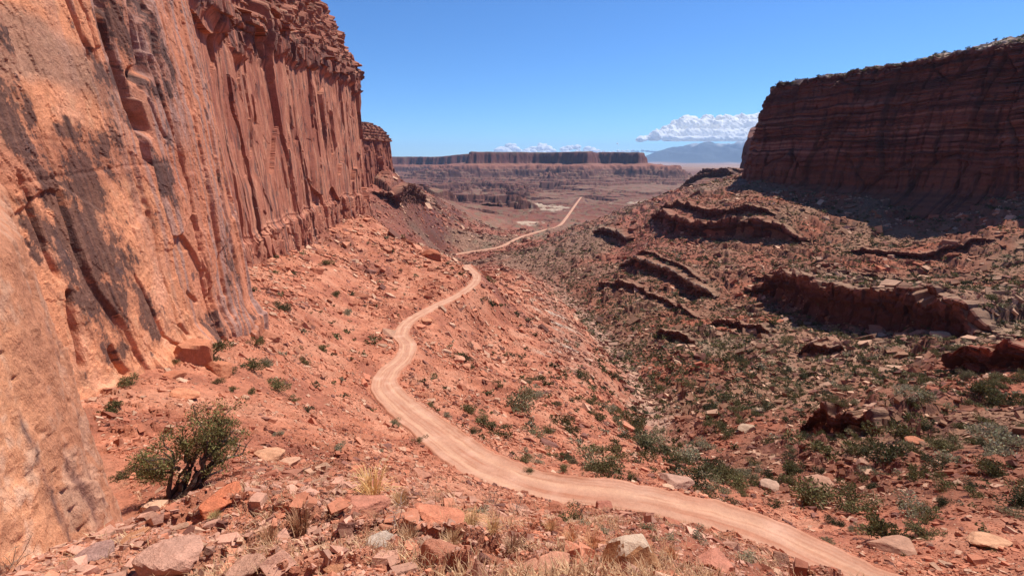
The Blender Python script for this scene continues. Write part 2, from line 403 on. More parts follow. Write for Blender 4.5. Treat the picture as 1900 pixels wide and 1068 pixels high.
# ---- rock ledges across the right slope (uphill side is raised behind each line)
LEDGES = [  # name part, polyline of photo pixels with heights, step height, recession
 ([(1212,408,-77),(1245,440,-88),(1300,457,-91),(1360,466,-91),(1440,472,-88),(1505,480,-87)], 17, 60, "red layered sandstone ledge curving below the shaded butte"),
 ([(1100,436,-103),(1128,446,-106),(1165,458,-106)], 9, 30, "short pale sandstone ledge above the head of the basin"),
 ([(1150,494,-109),(1200,511,-108),(1250,531,-105),(1290,543,-101),(1345,549,-97)], 10, 35, "thin pale capped ledge crossing the middle of the right slope"),
 ([(1385,528,-90),(1430,545,-91),(1480,577,-90),(1530,600,-86),(1620,612,-82),(1725,626,-78),(1800,640,-74),(1880,645,-70)], 16, 55, "long dark overhanging sandstone ledge in the middle of the right slope"),
 ([(1215,622,-105),(1250,633,-103),(1290,640,-99)], 6, 16, "small broken dark ledge just above the wash"),
 ([(1760,690,-64),(1820,700,-60),(1880,700,-57),(1960,690,-53)], 8, 22, "smooth red bedrock outcrop at the edge of the slope"),
 ([(1395,506,-86),(1500,513,-81),(1600,520,-78),(1700,521,-75)], 6, 30, "low broken ledge above the long dark overhang"),
 ([(1560,470,-75),(1640,478,-73),(1700,481,-72),(1850,478,-68)], 5, 30, "faint low ledge on the stony slope under the butte"),
 ([(1110,520,-113),(1180,545,-111),(1240,570,-108),(1300,592,-103)], 5, 18, "low ragged ledge between the pale capped ledge and the wash"),
 ([(1310,598,-99),(1380,616,-95),(1440,628,-92)], 5, 18, "low ragged ledge below the long dark overhang's left end"),
 ([(1140,392,-146),(1200,390,-132),(1260,384,-110),(1315,378,-88)], 6, 14, "thin dark ledge crossing the low slope beyond the basin road"),
 ([(1160,377,-153),(1220,371,-134),(1290,363,-95),(1345,361,-77)], 6, 14, "highest thin ledge on the low slope toward the blue butte"),
 ([(1120,411,-131),(1165,409,-124),(1205,404,-112)], 5, 12, "short thin ledge just left of the butte's lower slope"),
 ([(1480,655,-86),(1530,660,-83),(1580,655,-80)], 5.5, 24, "broken dark red ledge below the long overhang"),
 ([(1490,790,-62),(1560,800,-58),(1640,800,-53)], 5.5, 24, "dark undercut rock outcrop above the scrub"),
 ([(1275,333,-68),(1330,336,-63),(1385,338,-58)], 15, 60, "upper dark ledge at the foot of the distant blue butte"),
 ([(1262,350,-95),(1320,352,-88),(1392,352,-80)], 12, 60, "lower dark ledge at the foot of the distant blue butte"),
 ([(690,386,-70),(740,383,-68),(790,372,-76)], 15, 40, "dark jointed ledge under the second cliff"),
 ([(770,338,-80),(800,341,-90),(836,338,-100)], 12, 60, "dark ledge beyond the second cliff"),
 ([(880,378,-165),(920,378,-166),(960,372,-168)], 13, 90, "dark ledge along the basin rim"),
 ([(1150,385,-150),(1200,388,-138),(1260,396,-118)], 9, 60, "low dark ledge beside the basin road"),
]
for q_ in (0, 2, 3):                                       # a second, thinner bed stands back above the main ones
    px_, Hs_, rec_, lab_ = LEDGES[q_]
    LEDGES.append(([(a + 14, b_ - 15, c + 6) for a, b_, c in px_[:-1]], Hs_ * .42, rec_ * .5, "thin upper bed set back above the " + lab_.replace("long ", "").replace("thin ", "")))
ledge_lines = []
for px, Hs, rec, lab in LEDGES:
    pl_ = [P(*q)[:2] for q in px]
    ledge_lines.append(pl_)
def ledge_lift(x, y, w_step):
    out = np.zeros_like(x)
    for (px, Hs, rec, lab), pl_ in zip(LEDGES, ledge_lines):
        xa = np.array(pl_); c = xa.mean(0); rad = np.hypot(*(xa - c).T).max() + rec * 4
        m = (np.hypot(x - c[0], y - c[1]) < rad)
        if not m.any(): continue
        xm, ym = x[m], y[m]
        d, s, side = poly_dist(xm, ym, pl_)
        L = sum(math.hypot(b[0] - a[0], b[1] - a[1]) for a, b in zip(pl_[:-1], pl_[1:]))
        up = np.where(side > 0, d, -d)
        endf = sstep(0, L * .2, s) * sstep(L, L * .8, s)
        ws = w_step[m] if isinstance(w_step, np.ndarray) else w_step
        out[m] += Hs * 0.92 * endf * sstep(0.2, 1.0 + ws, up) * np.exp(-np.maximum(up - rec * .4, 0) / (rec * 1.3))
    return out
msk = (R_ > 40) & (R_ < 2600) & (np.abs(T_) < 1.1)
Zl = np.zeros_like(Z)
Zl[msk] = ledge_lift(X[msk], Y[msk], cell[msk] * 1.2)
Z += Zl

# ---- road bench
def catmull(ps, step):
    ps = np.array(ps, float); out = []
    for i in range(len(ps) - 1):
        p0, p1, p2, p3 = ps[max(i - 1, 0)], ps[i], ps[i + 1], ps[min(i + 2, len(ps) - 1)]
        nseg = max(2, int(np.linalg.norm(p2 - p1) / step))
        for t in np.arange(nseg) / nseg:
            out.append(0.5 * ((2 * p1) + (-p0 + p2) * t + (2 * p0 - 5 * p1 + 4 * p2 - p3) * t * t + (-p0 + 3 * p1 - 3 * p2 + p3) * t ** 3))
    out.append(ps[-1]); return np.array(out)
rc = catmull(road_c, 1.5); rf = catmull(road_f, 12)
def bench(line, hw, bank):
    """Cut the sheet flat along a line; banks return to the slope."""
    global Z
    lo = np.hypot(line[:, 0], line[:, 1]).min() * 0.85 - 3; hi = np.hypot(line[:, 0], line[:, 1]).max() * 1.05 + 10
    i0, i1 = np.searchsorted(lr, math.log(max(lo, .6))), min(np.searchsorted(lr, math.log(hi)), NR)
    tt = np.arctan2(line[:, 0], line[:, 1]); j0 = np.searchsorted(th, tt.min() - .25); j1 = np.searchsorted(th, tt.max() + .25)
    s = (slice(i0, i1), slice(j0, j1))
    x, y = X[s], Y[s]; sl = np.concatenate([[0], np.cumsum(np.hypot(*np.diff(line[:, :2], axis=0).T))]); near, arc, _ = poly_dist(x, y, [tuple(p[:2]) for p in line]); best = near ** 2; zr = np.interp(arc, sl, line[:, 2])
    d = np.sqrt(best)
    z = Z[s]
    e = np.maximum(d - hw, 0)
    top = zr + e * bank * 1.7; bot = zr - e * bank
    nz = np.clip(z, bot, top)
    bl = sstep(hw * 6, hw * 3, d)
    Z[s] = np.where(d < hw, zr, nz * bl + z * (1 - bl))
    return s, d
Zbefore = Z.copy()
sR, dR = bench(rc[:-60], 2.75, 0.95)
sF, dF = bench(rf, 7, 0.4)

def ground(x, y):
    """height of the sheet under points"""
    x = np.atleast_1d(np.asarray(x, float)); y = np.atleast_1d(np.asarray(y, float))
    fi = np.interp(np.log(np.maximum(np.hypot(x, y), .5)), lr, np.arange(NR)); fj = np.interp(np.arctan2(x, y), th, np.arange(NC))
    return bil(Z, fi, fj)
def gnd1(x, y): return float(ground(x, y)[0])
def hit(px, py, rmin=2.0):
    """first place where the view through photo pixel (px,py) meets the sheet"""
    dx, dy, dz = ray(px, py); h = math.hypot(dx, dy); r = np.exp(np.linspace(math.log(rmin), math.log(6000), 4000)); t = r / h
    g = ground(dx * t, dy * t); w = np.where(dz * t < g)[0]
    k = w[0] if len(w) else -1
    return dx * t[k], dy * t[k], float(g[k])

# left cliff line in plan: everything left of it is rock
WALL = [(-18, -40), (-21, 0), (-27, 26), (-31, 40), (-34.5, 57), (-52, 66), (-69, 119), (-79, 168), (-86, 230), (-95, 312)]
def behind_wall(x, y, m=0.0):
    wx = np.interp(y, [p[1] for p in WALL], [p[0] for p in WALL])
    a = (x < wx + m) & (y < 312)
    b = (x < -9.0 + m - np.maximum(0, (y - 9) * 1.1)) & (y < 24)
    c = (y > 312) & (y < 700) & (x < -95 - (y - 312) * 1.2)
    butte = (y < 612 - (x - 300) * 1.98 * 0 + 0) & False
    fx = 310 + (612 - y) * 0.4575
    butte = (x > fx - m) & (y < 640) & (y > 150)
    return a | b | c | butte
# what the sheet hides from the viewpoint
el = Z / R_
vis_run = np.maximum.accumulate(el, axis=0)
VIS = el >= vis_run - 0.004 - 0.6 / R_
def visible(x, y):
    fi = np.interp(np.log(np.hypot(x, y)), lr, np.arange(NR)); fj = np.interp(np.arctan2(x, y), th, np.arange(NC))
    return VIS[np.clip(np.round(fi).astype(int), 0, NR - 1), np.clip(np.round(fj).astype(int), 0, NC - 1)]
def project(x, y, z):
    d = y * cP - z * sP; u = x / d; v = (y * sP + z * cP) / d
    return 950 + u * F, 534 - v * F, d

# ---------------------------------------------------------------- ground colour by zone
def mixc(c, col, w):
    w = np.clip(w, 0, 1)[..., None]
    return c * (1 - w) + np.array(col, np.float32) * w
def ground_tone(x, y, z, slope_side=None):
    r = np.hypot(x, y)
    big = fbm(x / 60, y / 60, 81, 4); mid = fbm(x / 9, y / 9, 85, 4); big2 = fbm(x / 140 + 7, y / 140, 88, 4)
    c = np.zeros(x.shape + (3,), np.float32) + np.array((0.50, 0.210, 0.128), np.float32)
    c = mixc(c, (0.58, 0.285, 0.185), sstep(-.1, .5, mid) * .7)
    c = mixc(c, (0.34, 0.13, 0.085), sstep(.1, .6, -mid) * .6)
    # wash line: right of it the slope is brown and grey
    wx = np.interp(y, [30, 49, 61, 88, 210, 315, 445, 605, 900], [60, 46, 36, 40, 60, 62, 50, 12, -60])
    sd = x - wx + 8 * mid
    right = sstep(-14, 10, sd) * sstep(900, 500, y)
    c = mixc(c, (0.30, 0.132, 0.082), right * .95)
    c = mixc(c, (0.33, 0.19, 0.122), right * sstep(-.05, .45, big) * .8)
    c = mixc(c, (0.40, 0.145, 0.085), right * sstep(.1, .5, -big) * .8)
    c = mixc(c, (0.36, 0.265, 0.185), right * sstep(.2, .55, big2 + .4 * mid) * .5 * sstep(420, 250, y))
    # pale gravelly floor of the wash
    c = mixc(c, (0.52, 0.34, 0.255), np.exp(-(sd / (3.5 + r * .012)) ** 2) * sstep(80, 140, y) * .85)
    # lilac-grey shale band low on the left slope
    band = np.exp(-((sd + 22 + y * .03) / 12) ** 2) * sstep(120, 180, y) * sstep(480, 330, y)
    c = mixc(c, (0.38, 0.22, 0.16), band * (.6 + .6 * mid))
    c = mixc(c, (0.60, 0.50, 0.40), band * sstep(.35, .6, mid) * .6)
    # basin
    b = np.maximum(sstep(330, 620, r) * sstep(60, -40, x - 190), sstep(590, 720, r))
    c = mixc(c, (0.36, 0.15, 0.10), b * .9)
    c = mixc(c, (0.29, 0.185, 0.13), b * sstep(-.1, .35, big2) * .75)
    d_red = sstep(-420, -120, x) * 0 + b * sstep(.05, .5, -big2)
    c = mixc(c, (0.38, 0.145, 0.10), d_red * .8)
    # strata of the far country, by height
    f = sstep(800, 1700, r)
    q = z + 4 * mid
    st = .5 + .5 * np.sin(q * .75 + 1.5 * big); st2 = .5 + .5 * np.sin(q * .23)
    fc = np.zeros_like(c) + np.array((0.33, 0.145, 0.10), np.float32)
    fc = mixc(fc, (0.25, 0.095, 0.075), st * .8); fc = mixc(fc, (0.42, 0.26, 0.18), sstep(.55, .95, st2) * .6)
    fc = fc * .74
    c = c * (1 - f[..., None]) + fc * f[..., None]
    return c
col = ground_tone(X, Y, Z)
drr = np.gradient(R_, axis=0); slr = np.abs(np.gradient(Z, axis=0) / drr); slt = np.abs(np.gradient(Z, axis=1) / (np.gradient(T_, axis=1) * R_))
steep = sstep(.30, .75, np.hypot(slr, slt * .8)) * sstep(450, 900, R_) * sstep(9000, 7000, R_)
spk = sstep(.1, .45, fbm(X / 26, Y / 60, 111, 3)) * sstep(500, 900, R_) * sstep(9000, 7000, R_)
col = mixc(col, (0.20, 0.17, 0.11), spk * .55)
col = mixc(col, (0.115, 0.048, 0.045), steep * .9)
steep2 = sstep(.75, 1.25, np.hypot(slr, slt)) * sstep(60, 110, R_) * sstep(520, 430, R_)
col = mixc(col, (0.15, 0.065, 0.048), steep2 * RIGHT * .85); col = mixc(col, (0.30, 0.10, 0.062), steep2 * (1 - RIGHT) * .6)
# Wingate rim of the mesa is darker red, talus orange
far_rows = sel
cs = col[far_rows]
cs = mixc(cs, (0.17, 0.062, 0.052), sstep(45, 22, np.abs(Dn - 14)) * .92)
cs = mixc(cs, (0.34, 0.15, 0.105), sstep(40, 80, Dn) * sstep(260, 180, Dn) * .75)
cs = mixc(cs, (0.27, 0.24, 0.16), sstep(0, -60, Dn) * .8)
col[cs_] = mixc(col[cs_], (0.26, 0.105, 0.078), cgm * .7)
bk_ = P(700, 872, -17); bkd = np.hypot((X - bk_[0]) / 5.5, (Y - bk_[1]) / 3.0) + .3 * fbm(X / 1.2, Y / 1.2, 94, 3)
col = mixc(col, (0.27, 0.10, 0.07), sstep(1.2, .7, bkd) * .7)
po = P(790, 768, -33.8); pod = np.hypot((X - po[0]) / 1.0, (Y - po[1]) / 1.6) + .8 * noise(X / 1.5, Y / 1.5, 93)
col = mixc(col, (0.60, 0.33, 0.23), sstep(4.2, 2.8, pod) * .8)
# white sandstone rim beside the basin road
col[far_rows] = cs
wr = np.exp(-(((X - 150) / 120) ** 2 + ((Y - 1700) / 200) ** 2)) + np.exp(-(((X - 50) / 55) ** 2 + ((Y - 1260) / 60) ** 2)) + .9 * np.exp(-(((X - 620) / 260) ** 2 + ((Y - 2250) / 120) ** 2))
wn_ = fbm(X / 42, Y / 42, 95, 4)
white = sstep(.6, .75, wr + .45 * wn_ - .15) * sstep(.02, .22, np.abs(wn_) + .1) * (R_ > 900)
col = mixc(col, (0.62, 0.50, 0.38), white * .7)
dz_w = white * 5 * np.maximum(0, noise(X / 25, Y / 25, 97)); Z += dz_w
# far plain and mountains
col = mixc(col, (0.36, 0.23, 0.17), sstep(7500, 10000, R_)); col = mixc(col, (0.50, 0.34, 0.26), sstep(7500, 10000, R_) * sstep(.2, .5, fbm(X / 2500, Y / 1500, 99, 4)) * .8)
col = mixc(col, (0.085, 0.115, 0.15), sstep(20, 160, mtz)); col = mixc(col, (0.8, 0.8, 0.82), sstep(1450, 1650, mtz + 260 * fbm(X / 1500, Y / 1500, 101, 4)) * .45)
V = np.stack([X, Y, Z], -1).reshape(-1, 3)
fc_ = grid_faces(NR, NC)[:, ::-1]
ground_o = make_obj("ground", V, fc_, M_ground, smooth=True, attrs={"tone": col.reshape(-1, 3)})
tag(ground_o, kind="structure")

# ---------------------------------------------------------------- dirt road ribbons
def road_ribbon(name, line, hw, lift, ncross=31):
    d = np.gradient(line[:, :2], axis=0); d /= np.linalg.norm(d, axis=1)[:, None] + 1e-9
    nrm = np.stack([-d[:, 1], d[:, 0]], 1); N = len(line); s = np.arange(N)
    u = np.linspace(-1, 1, ncross); hw = hw * (1 - .17 * sstep(50, 110, np.hypot(line[:, 0], line[:, 1])) * (hw < 4))
    wob = 1 + .10 * noise(s / 7.0, s * 0, 7) + .12 * noise(s / 2.0, s * 0 + 3, 8) + .07 * noise(s / .8, s * 0 + 3, 18); wob2 = 1 + .10 * noise(s / 6.0, s * 0 + 5, 9)
    hwv = np.where(u[None] < 0, (hw * wob)[:, None], (hw * wob2)[:, None])
    Pxy = line[:, None, :2] + nrm[:, None, :] * (u[None] * hwv)[..., None]
    z = line[:, 2][:, None] + lift - .02 * np.exp(-((np.abs(u) - .42) / .12) ** 2)[None] + np.where(np.abs(u) > .95, -lift - .15, 0)[None]
    z = z + (.16 if hw.max() < 4 else 0) * np.exp(-((np.abs(u) - .92) / .05) ** 2)[None] * (.6 + noise(Pxy[..., 0] / 1.1, Pxy[..., 1] / 1.1, 4))
    z = z + .03 * noise(Pxy[..., 0] / 1.2, Pxy[..., 1] / 1.2, 3)
    t = .5 * fbm(Pxy[..., 0] / 3, Pxy[..., 1] / 3, 12, 3)
    c = np.zeros(z.shape + (3,), np.float32) + np.array((0.56, 0.325, 0.225), np.float32)
    tr = np.exp(-((np.abs(u) - .42) / .14) ** 2)[None] * np.ones_like(z)
    c = mixc(c, (0.68, 0.42, 0.285), tr * .75); c = mixc(c, (0.52, 0.24, 0.15), sstep(.72, 1, np.abs(u))[None] * np.ones_like(z) * .8)
    t2 = fbm(s[:, None] / 14. + 0 * u, u[None] * 9 + 0 * s[:, None], 14, 4)
    c = mixc(c, (0.44, 0.20, 0.12), sstep(.05, .5, t2) * .55); c = mixc(c, (0.47, 0.21, 0.13), sstep(.16, .05, np.abs(u))[None] * (.5 + t2) * .5)
    c = mixc(c, (0.50, 0.25, 0.17), sstep(0, .5, t) * .35)
    c = mixc(c, (0.80, 0.54, 0.42), sstep(0, .5, -t) * .3)
    V = np.concatenate([Pxy, z[..., None]], -1).reshape(-1, 3)
    o = make_obj(name, V, grid_faces(N, ncross), M_road, smooth=True, attrs={"tone": c.reshape(-1, 3)})
    return tag(o, kind="structure")
rc_fine = catmull(rc, .6)
road_ribbon("dirt_road", rc_fine[:-150], 2.5, .09)
road_ribbon("basin_road", rf, 5.0, .5, 7)
# ---------------------------------------------------------------- cliffs
def resample(plan, nS, focus=True):
    pl = np.array(plan, float); seg = np.hypot(*np.diff(pl[:, :2], axis=0).T); s = np.concatenate([[0], np.cumsum(seg)])
    fine = np.linspace(0, s[-1], 4000); xy = np.stack([np.interp(fine, s, pl[:, k]) for k in range(pl.shape[1])], 1)
    w = 1.0 / np.maximum(np.hypot(xy[:, 0], xy[:, 1]), 6) if focus else np.ones(4000)
    cw = np.concatenate([[0], np.cumsum((w[1:] + w[:-1]) / 2)]); cw /= cw[-1]
    S = np.interp(np.linspace(0, 1, nS), cw, fine)
    return S, np.stack([np.interp(S, s, pl[:, k]) for k in range(pl.shape[1])], 1), s[-1]
def cliff(name, plan, nS, nT, side, disp, colf, zpow=1.0, cap=None, ncap=0, capz=None, round_=6.0, mat=None, blur=0, smooth=False):
    """Rock face over a plan line (x, y, zbase, ztop). side=+1: outward is to the right of travel."""
    S, Q, L = resample(plan, nS)
    # normals from a smoothed copy of the line
    fs = np.linspace(0, L, 1500); pl = np.array(plan, float); ss = np.concatenate([[0], np.cumsum(np.hypot(*np.diff(pl[:, :2], axis=0).T))])
    fx = np.interp(fs, ss, pl[:, 0]); fy = np.interp(fs, ss, pl[:, 1])
    tx, ty = np.gradient(fx), np.gradient(fy); k = max(3, int(round_ / (L / 1500))) | 1
    ker = np.hanning(k + 2)[1:-1]; ker /= ker.sum()
    tx = np.convolve(np.pad(tx, k // 2, mode='edge'), ker, 'valid'); ty = np.convolve(np.pad(ty, k // 2, mode='edge'), ker, 'valid')
    nl = np.hypot(tx, ty); nx = np.interp(S, fs, ty / nl * side); ny = np.interp(S, fs, -tx / nl * side)
    t = np.linspace(0, 1, nT) ** zpow
    SS = S[None] * np.ones((nT, 1)); ZZ = Q[:, 2][None] + (Q[:, 3] - Q[:, 2])[None] * t[:, None]
    TT = t[:, None] * np.ones((1, nS))
    off, dz, extra = disp(SS, ZZ, TT)
    if blur:
        ker = np.hanning(blur + 2)[1:-1]; ker /= ker.sum(); pad = np.pad(off, ((1, 1), (blur // 2, blur // 2)), mode='edge')
        off = sum(ker[q] * pad[:, q:q + nS] for q in range(blur)); off = (off[:-2] + 2 * off[1:-1] + off[2:]) / 4
    off = off + getattr(disp, 'sharp', 0)
    x = Q[:, 0][None] + nx[None] * off; y = Q[:, 1][None] + ny[None] * off; z = ZZ + dz
    c = colf(SS, ZZ, TT, off, extra)
    if cap is not None:
        cp = np.array(cap, float); u = (np.arange(1, ncap + 1) / ncap)[:, None] ** 1.6
        sc = np.concatenate([[0], np.cumsum(np.hypot(*np.diff(cp[:, :2], axis=0).T))]); f = S / L * sc[-1]
        ix = np.interp(f, sc, cp[:, 0]); iy = np.interp(f, sc, cp[:, 1]); iz = np.interp(f, sc, cp[:, 2])
        cx = x[-1][None] * (1 - u) + ix[None] * u; cy = y[-1][None] * (1 - u) + iy[None] * u; cz = z[-1][None] * (1 - u) + iz[None] * u
        if capz is not None:
            dzc, cc = capz(cx, cy, u * np.ones((1, nS))); cz = cz + dzc
        else: cc = np.repeat(c[-1:], ncap, 0)
        x = np.concatenate([x, cx]); y = np.concatenate([y, cy]); z = np.concatenate([z, cz]); c = np.concatenate([c, cc])
    V = np.stack([x, y, z], -1); nr = len(x)
    f = grid_faces(nr, nS)
    if side > 0: f = f
    else: f = f[:, ::-1]
    o = make_obj(name, V.reshape(-1, 3), f, mat or M_cliff, smooth=smooth, attrs={"tone": c.reshape(-1, 3)})
    return tag(o, kind="structure"), V
def blocks(s, z, ws, wz, seed, warp=.25, crack=.08):
    """jointed rock: each block stands in or out and leans; joints are cut between them"""
    a = s / ws + warp * noise(s / ws * .7, z / wz * .7, seed + 50); b = z / wz + warp * noise(s / ws * .7 + 9, z / wz * .7, seed + 51)
    f1, e, r, r2, ox, oy = vor(a, b, seed)
    return (r - .5) + (r2 - .5) * ox * 1.1 + (r - .5) * .5 * oy, 1 - sstep(0, crack, e), r

def groove(s, z, line, w, dep):
    """a crack or flute cut along a line in (s,z)"""
    d, t, sd = poly_dist(s, z, line)
    L = sum(math.hypot(b[0] - a[0], b[1] - a[1]) for a, b in zip(line[:-1], line[1:]))
    return -dep * sstep(w * 1.2, w * .1, d + w * .35 * noise(s / (w * 2.5) + z * .2, z / (w * 7), 5)) * sstep(0, L * .1, t) * sstep(L * 1.001, L * .85, t)

# --- nearest wall: smooth orange sandstone with desert varnish
w2_plan = [(-18, -30, -20, 62), (-21, 0, -20, 62), (-27, 26, -20, 62), (-31, 40, -24, 62), (-34.3, 54, -29, 62), (-36.5, 60, -29, 60), (-43, 66, -30, 60), (-60, 72, -30, 60)]
w2_s = np.concatenate([[0], np.cumsum(np.hypot(*np.diff(np.array(w2_plan)[:, :2], axis=0).T))])
def on_wall(plan, px, py):
    """(s,z) on the upright curtain over a plan line seen through a photo pixel"""
    dx, dy, dz = ray(px, py); s0 = 0
    for a, b in zip(plan[:-1], plan[1:]):
        L = math.hypot(b[0] - a[0], b[1] - a[1]); ux, uy = (b[0] - a[0]) / L, (b[1] - a[1]) / L
        den = dx * uy - dy * ux
        if abs(den) > 1e-9:
            t = (a[0] * uy - a[1] * ux) / den; q = (dx * t - a[0]) * ux + (dy * t - a[1]) * uy
            if t > 0 and -1e-6 <= q <= L: return (s0 + q, dz * t)
        s0 += L
    return (s0, 0.)
W2 = lambda *q: [on_wall(w2_plan, px, py) for px, py in q]
w2_grooves = [
 (W2((215,-60),(222,30),(240,110),(262,190),(290,262)), .9, 2.6), (W2((150,-30),(175,50),(200,120)), .35, .9),
 (W2((165,-40),(195,40),(215,130)), .3, .7), (W2((285,180),(305,240),(318,262)), .25, .6),
 (W2((130,535),(142,600),(160,690)), .4, 1.6), (W2((250,500),(275,560),(300,620),(340,650)), .25, .5),
 (W2((262,-40),(275,60),(285,130),(262,150)), .8, 1.6), (W2((205,640),(222,680),(238,700)), .5, 1.2),
 (W2((45,315),(60,350),(95,460),(120,530)), .3, .5), (W2((330,600),(345,625)), .25, .5),(W2((352,540),(372,562)), .3, .6),
 (W2((0,345),(120,330),(240,310),(330,300)), .2, .10), (W2((0,250),(150,262),(300,280)), .15, .06)]
def w2_disp(S, Z_, T):
    off = .40 * fbm(S / 24, Z_ / 34, 201, 3)
    b, c, r = panels(S + .12 * Z_, Z_ - .25 * S, 13, 24, 211, .012, .4); off += .55 * b - .35 * c
    b2, c2, _ = panels(S + .10 * Z_, Z_ - .3 * S, 5, 11, 215, .014, .5); m = sstep(-.1, .3, fbm(S / 14, Z_ / 14, 218, 3)); off += m * (.22 * b2 - .2 * c2)
    off -= .035 * (Z_ + 17)
    for l_, w, d in w2_grooves: off += groove(S, Z_, l_, w * .8, d * .8)
    far = sstep(62, 72, S); b5, c5, _ = panels(S, Z_, 3.2, 16, 219, .05, .3); off += far * (.5 * b5 - .3 * c5)
    foot = sstep(-13.5, -17, Z_ + .12 * (S - 56)); b4, cr4, _ = panels(S, Z_, 3.0, 3.4, 225, .05, .5); off += foot * (.9 + b4 * 1.2 - cr4 * .3)
    fl = fbm((S + .2 * Z_) / 5.5, Z_ / 9, 261, 6, .55); fl2 = fbm(S / 2.6, Z_ / 5, 265, 6, .55)
    w2_disp.sharp = .07 * sstep(0, .02, fl) + .05 * sstep(.1, .13, fl2) + .05 * sstep(-.3, -.28, fl) + .015 * fbm(S / .5, Z_ / .8, 267, 3)
    return off, 0, b
w2_patch = [  # varnish: centre pixel, half sizes in metres (along, up), strength
 (W2((35,200))[0], 1.6, 4.0, .9), (W2((60,180))[0], 1.2, 3.0, .8), (W2((105,350))[0], 3.2, 3.0, .9), (W2((170,330))[0], 4.5, 3.4, .8), (W2((215,305))[0], 3.0, 1.8, .8),
 (W2((170,450))[0], 3.6, 5.6, 1.15), (W2((205,520))[0], 3.6, 5.0, 1.1), (W2((245,560))[0], 2.5, 4.0, .8), (W2((150,520))[0], 1.6, 4.0, .9), (W2((280,600))[0], 2.0, 3.5, .75),
 (W2((400,615))[0], 2.4, 2.0, .95), (W2((290,590))[0], 2.0, 2.6, .6), (W2((310,330))[0], 3.0, 3.0, .7), (W2((230,170))[0], 3.0, 4.0, .7), (W2((145,245))[0], 1.6, .7, .9),
 (W2((250,40))[0], 3.5, 5, .9), (W2((310,110))[0], 2.5, 6, .8), (W2((225,265))[0], 3.5, 1.2, .7), (W2((425,480))[0], 2.0, 5.0, .8), (W2((230,470))[0], 2.6, 1.6, .7)]
def w2_col(S, Z_, T, off, extra):
    c = np.zeros(S.shape + (3,), np.float32) + np.array((0.77, 0.355, 0.20), np.float32)
    n1 = fbm(S / 5, Z_ / 4, 231, 5); n2 = fbm(S / .9, Z_ / 1.6, 235, 4)
    c = mixc(c, (0.83, 0.42, 0.26), sstep(0, .6, n1)); c = mixc(c, (0.66, 0.31, 0.18), sstep(.05, .6, -n1) * .7); c = mixc(c, (0.74, 0.42, 0.26), sstep(.25, .7, n2) * .5)
    zr = Z_ + .0 * S
    # dull bands across the face
    band = W2((0,55),(120,95),(250,175),(330,240)); d, _, _ = poly_dist(S, Z_ + .5 * n1, band); c = mixc(c, (0.42, 0.25, 0.18), sstep(2.4, 1.2, d) * .75)
    band = W2((0,310),(120,300),(250,300),(350,330)); d, _, _ = poly_dist(S, Z_ + .4 * n1, band); c = mixc(c, (0.45, 0.18, 0.11), sstep(2.0, 1.0, d) * .6)
    # towards the far corner the stone is redder, with long grey-blue streaks
    k = sstep(66, 78, S + .18 * Z_ + 2.5 * n1); c = mixc(c, (0.52, 0.20, 0.125), k * .6)
    stk = fbm(S / .9, Z_ / 26, 241, 4); ks = sstep(64, 74, S + .25 * Z_) * sstep(-.15, .45, stk)
    c = mixc(c, (0.40, 0.27, 0.24), ks * .75)
    ms = np.zeros_like(S)
    for (cx, cz), hx, hz, a in w2_patch:
        ms = np.maximum(ms, a * np.exp(-(((S - cx) / hx) ** 2 + ((Z_ - cz) / hz) ** 2) * .8))
    tex = fbm((S + .25 * Z_) / 2.6, Z_ / 3.6, 245, 8, .7); st = fbm(S / .35, Z_ / 9, 249, 4)
    v = sstep(.68, .71, ms + .56 * tex + .13 * fbm((S + .1 * Z_) / .8, Z_ / 8, 247, 5, .6))
    c = mixc(c, (0.135, 0.075, 0.066), v * np.clip(.86 + .12 * st, 0, 1))
    v2 = sstep(.36, .55, ms + .5 * tex) * (1 - v); c = mixc(c, (0.36, 0.155, 0.10), v2 * .6)
    gen = sstep(.85, .92, fbm((S + .3 * Z_) / 2.4, Z_ / 3.6, 251, 6, .6) + .12 * st); c = mixc(c, (0.16, 0.10, 0.095), gen * .8)
    return c
cliff("sandstone_cliff", w2_plan, 1500, 900, +1, w2_disp, w2_col, round_=3.0, blur=3)

# --- slab leaning on it at the picture's edge
fin_plan = [(-4.5, -6, -9, 9), (-6.6, 2.5, -10, 9), (-8.6, 7.9, -12, 9), (-9.6, 9.0, -13, 8), (-13, 12.0, -15, 7), (-22, 20, -18, 4), (-27, 25, -20, 2)]
def fin_disp(S, Z_, T):
    n1 = fbm(S / 4, Z_ / 6, 301, 5, .5)
    lean = -np.maximum(0, Z_ + 8) * .02 - np.maximum(0, Z_ + 1.6) ** 1.4 * .6
    off = lean + .05 * n1 + .05 * fbm(S / .6, Z_ / 1.3, 305, 4, .6) + .10 * sstep(-7.2, -9.5, Z_)
    b, cr, _ = blocks(S + .2 * Z_, Z_, 1.7, 5.5, 309, .5, .025); off += (b * .10 - cr * .05) * sstep(-.1, .4, n1 + .3)
    b2, c2, _ = panels(S + .15 * Z_, Z_, 2.6, 5.0, 313, .008, .5); off += .10 * b2 - .10 * c2
    off += .03 * sstep(0, .02, fbm(S / 1.8, Z_ / 3, 315, 6, .55)) + .02 * sstep(.2, .22, fbm(S / .9, Z_ / 2, 316, 5, .55))
    return off, 0, b
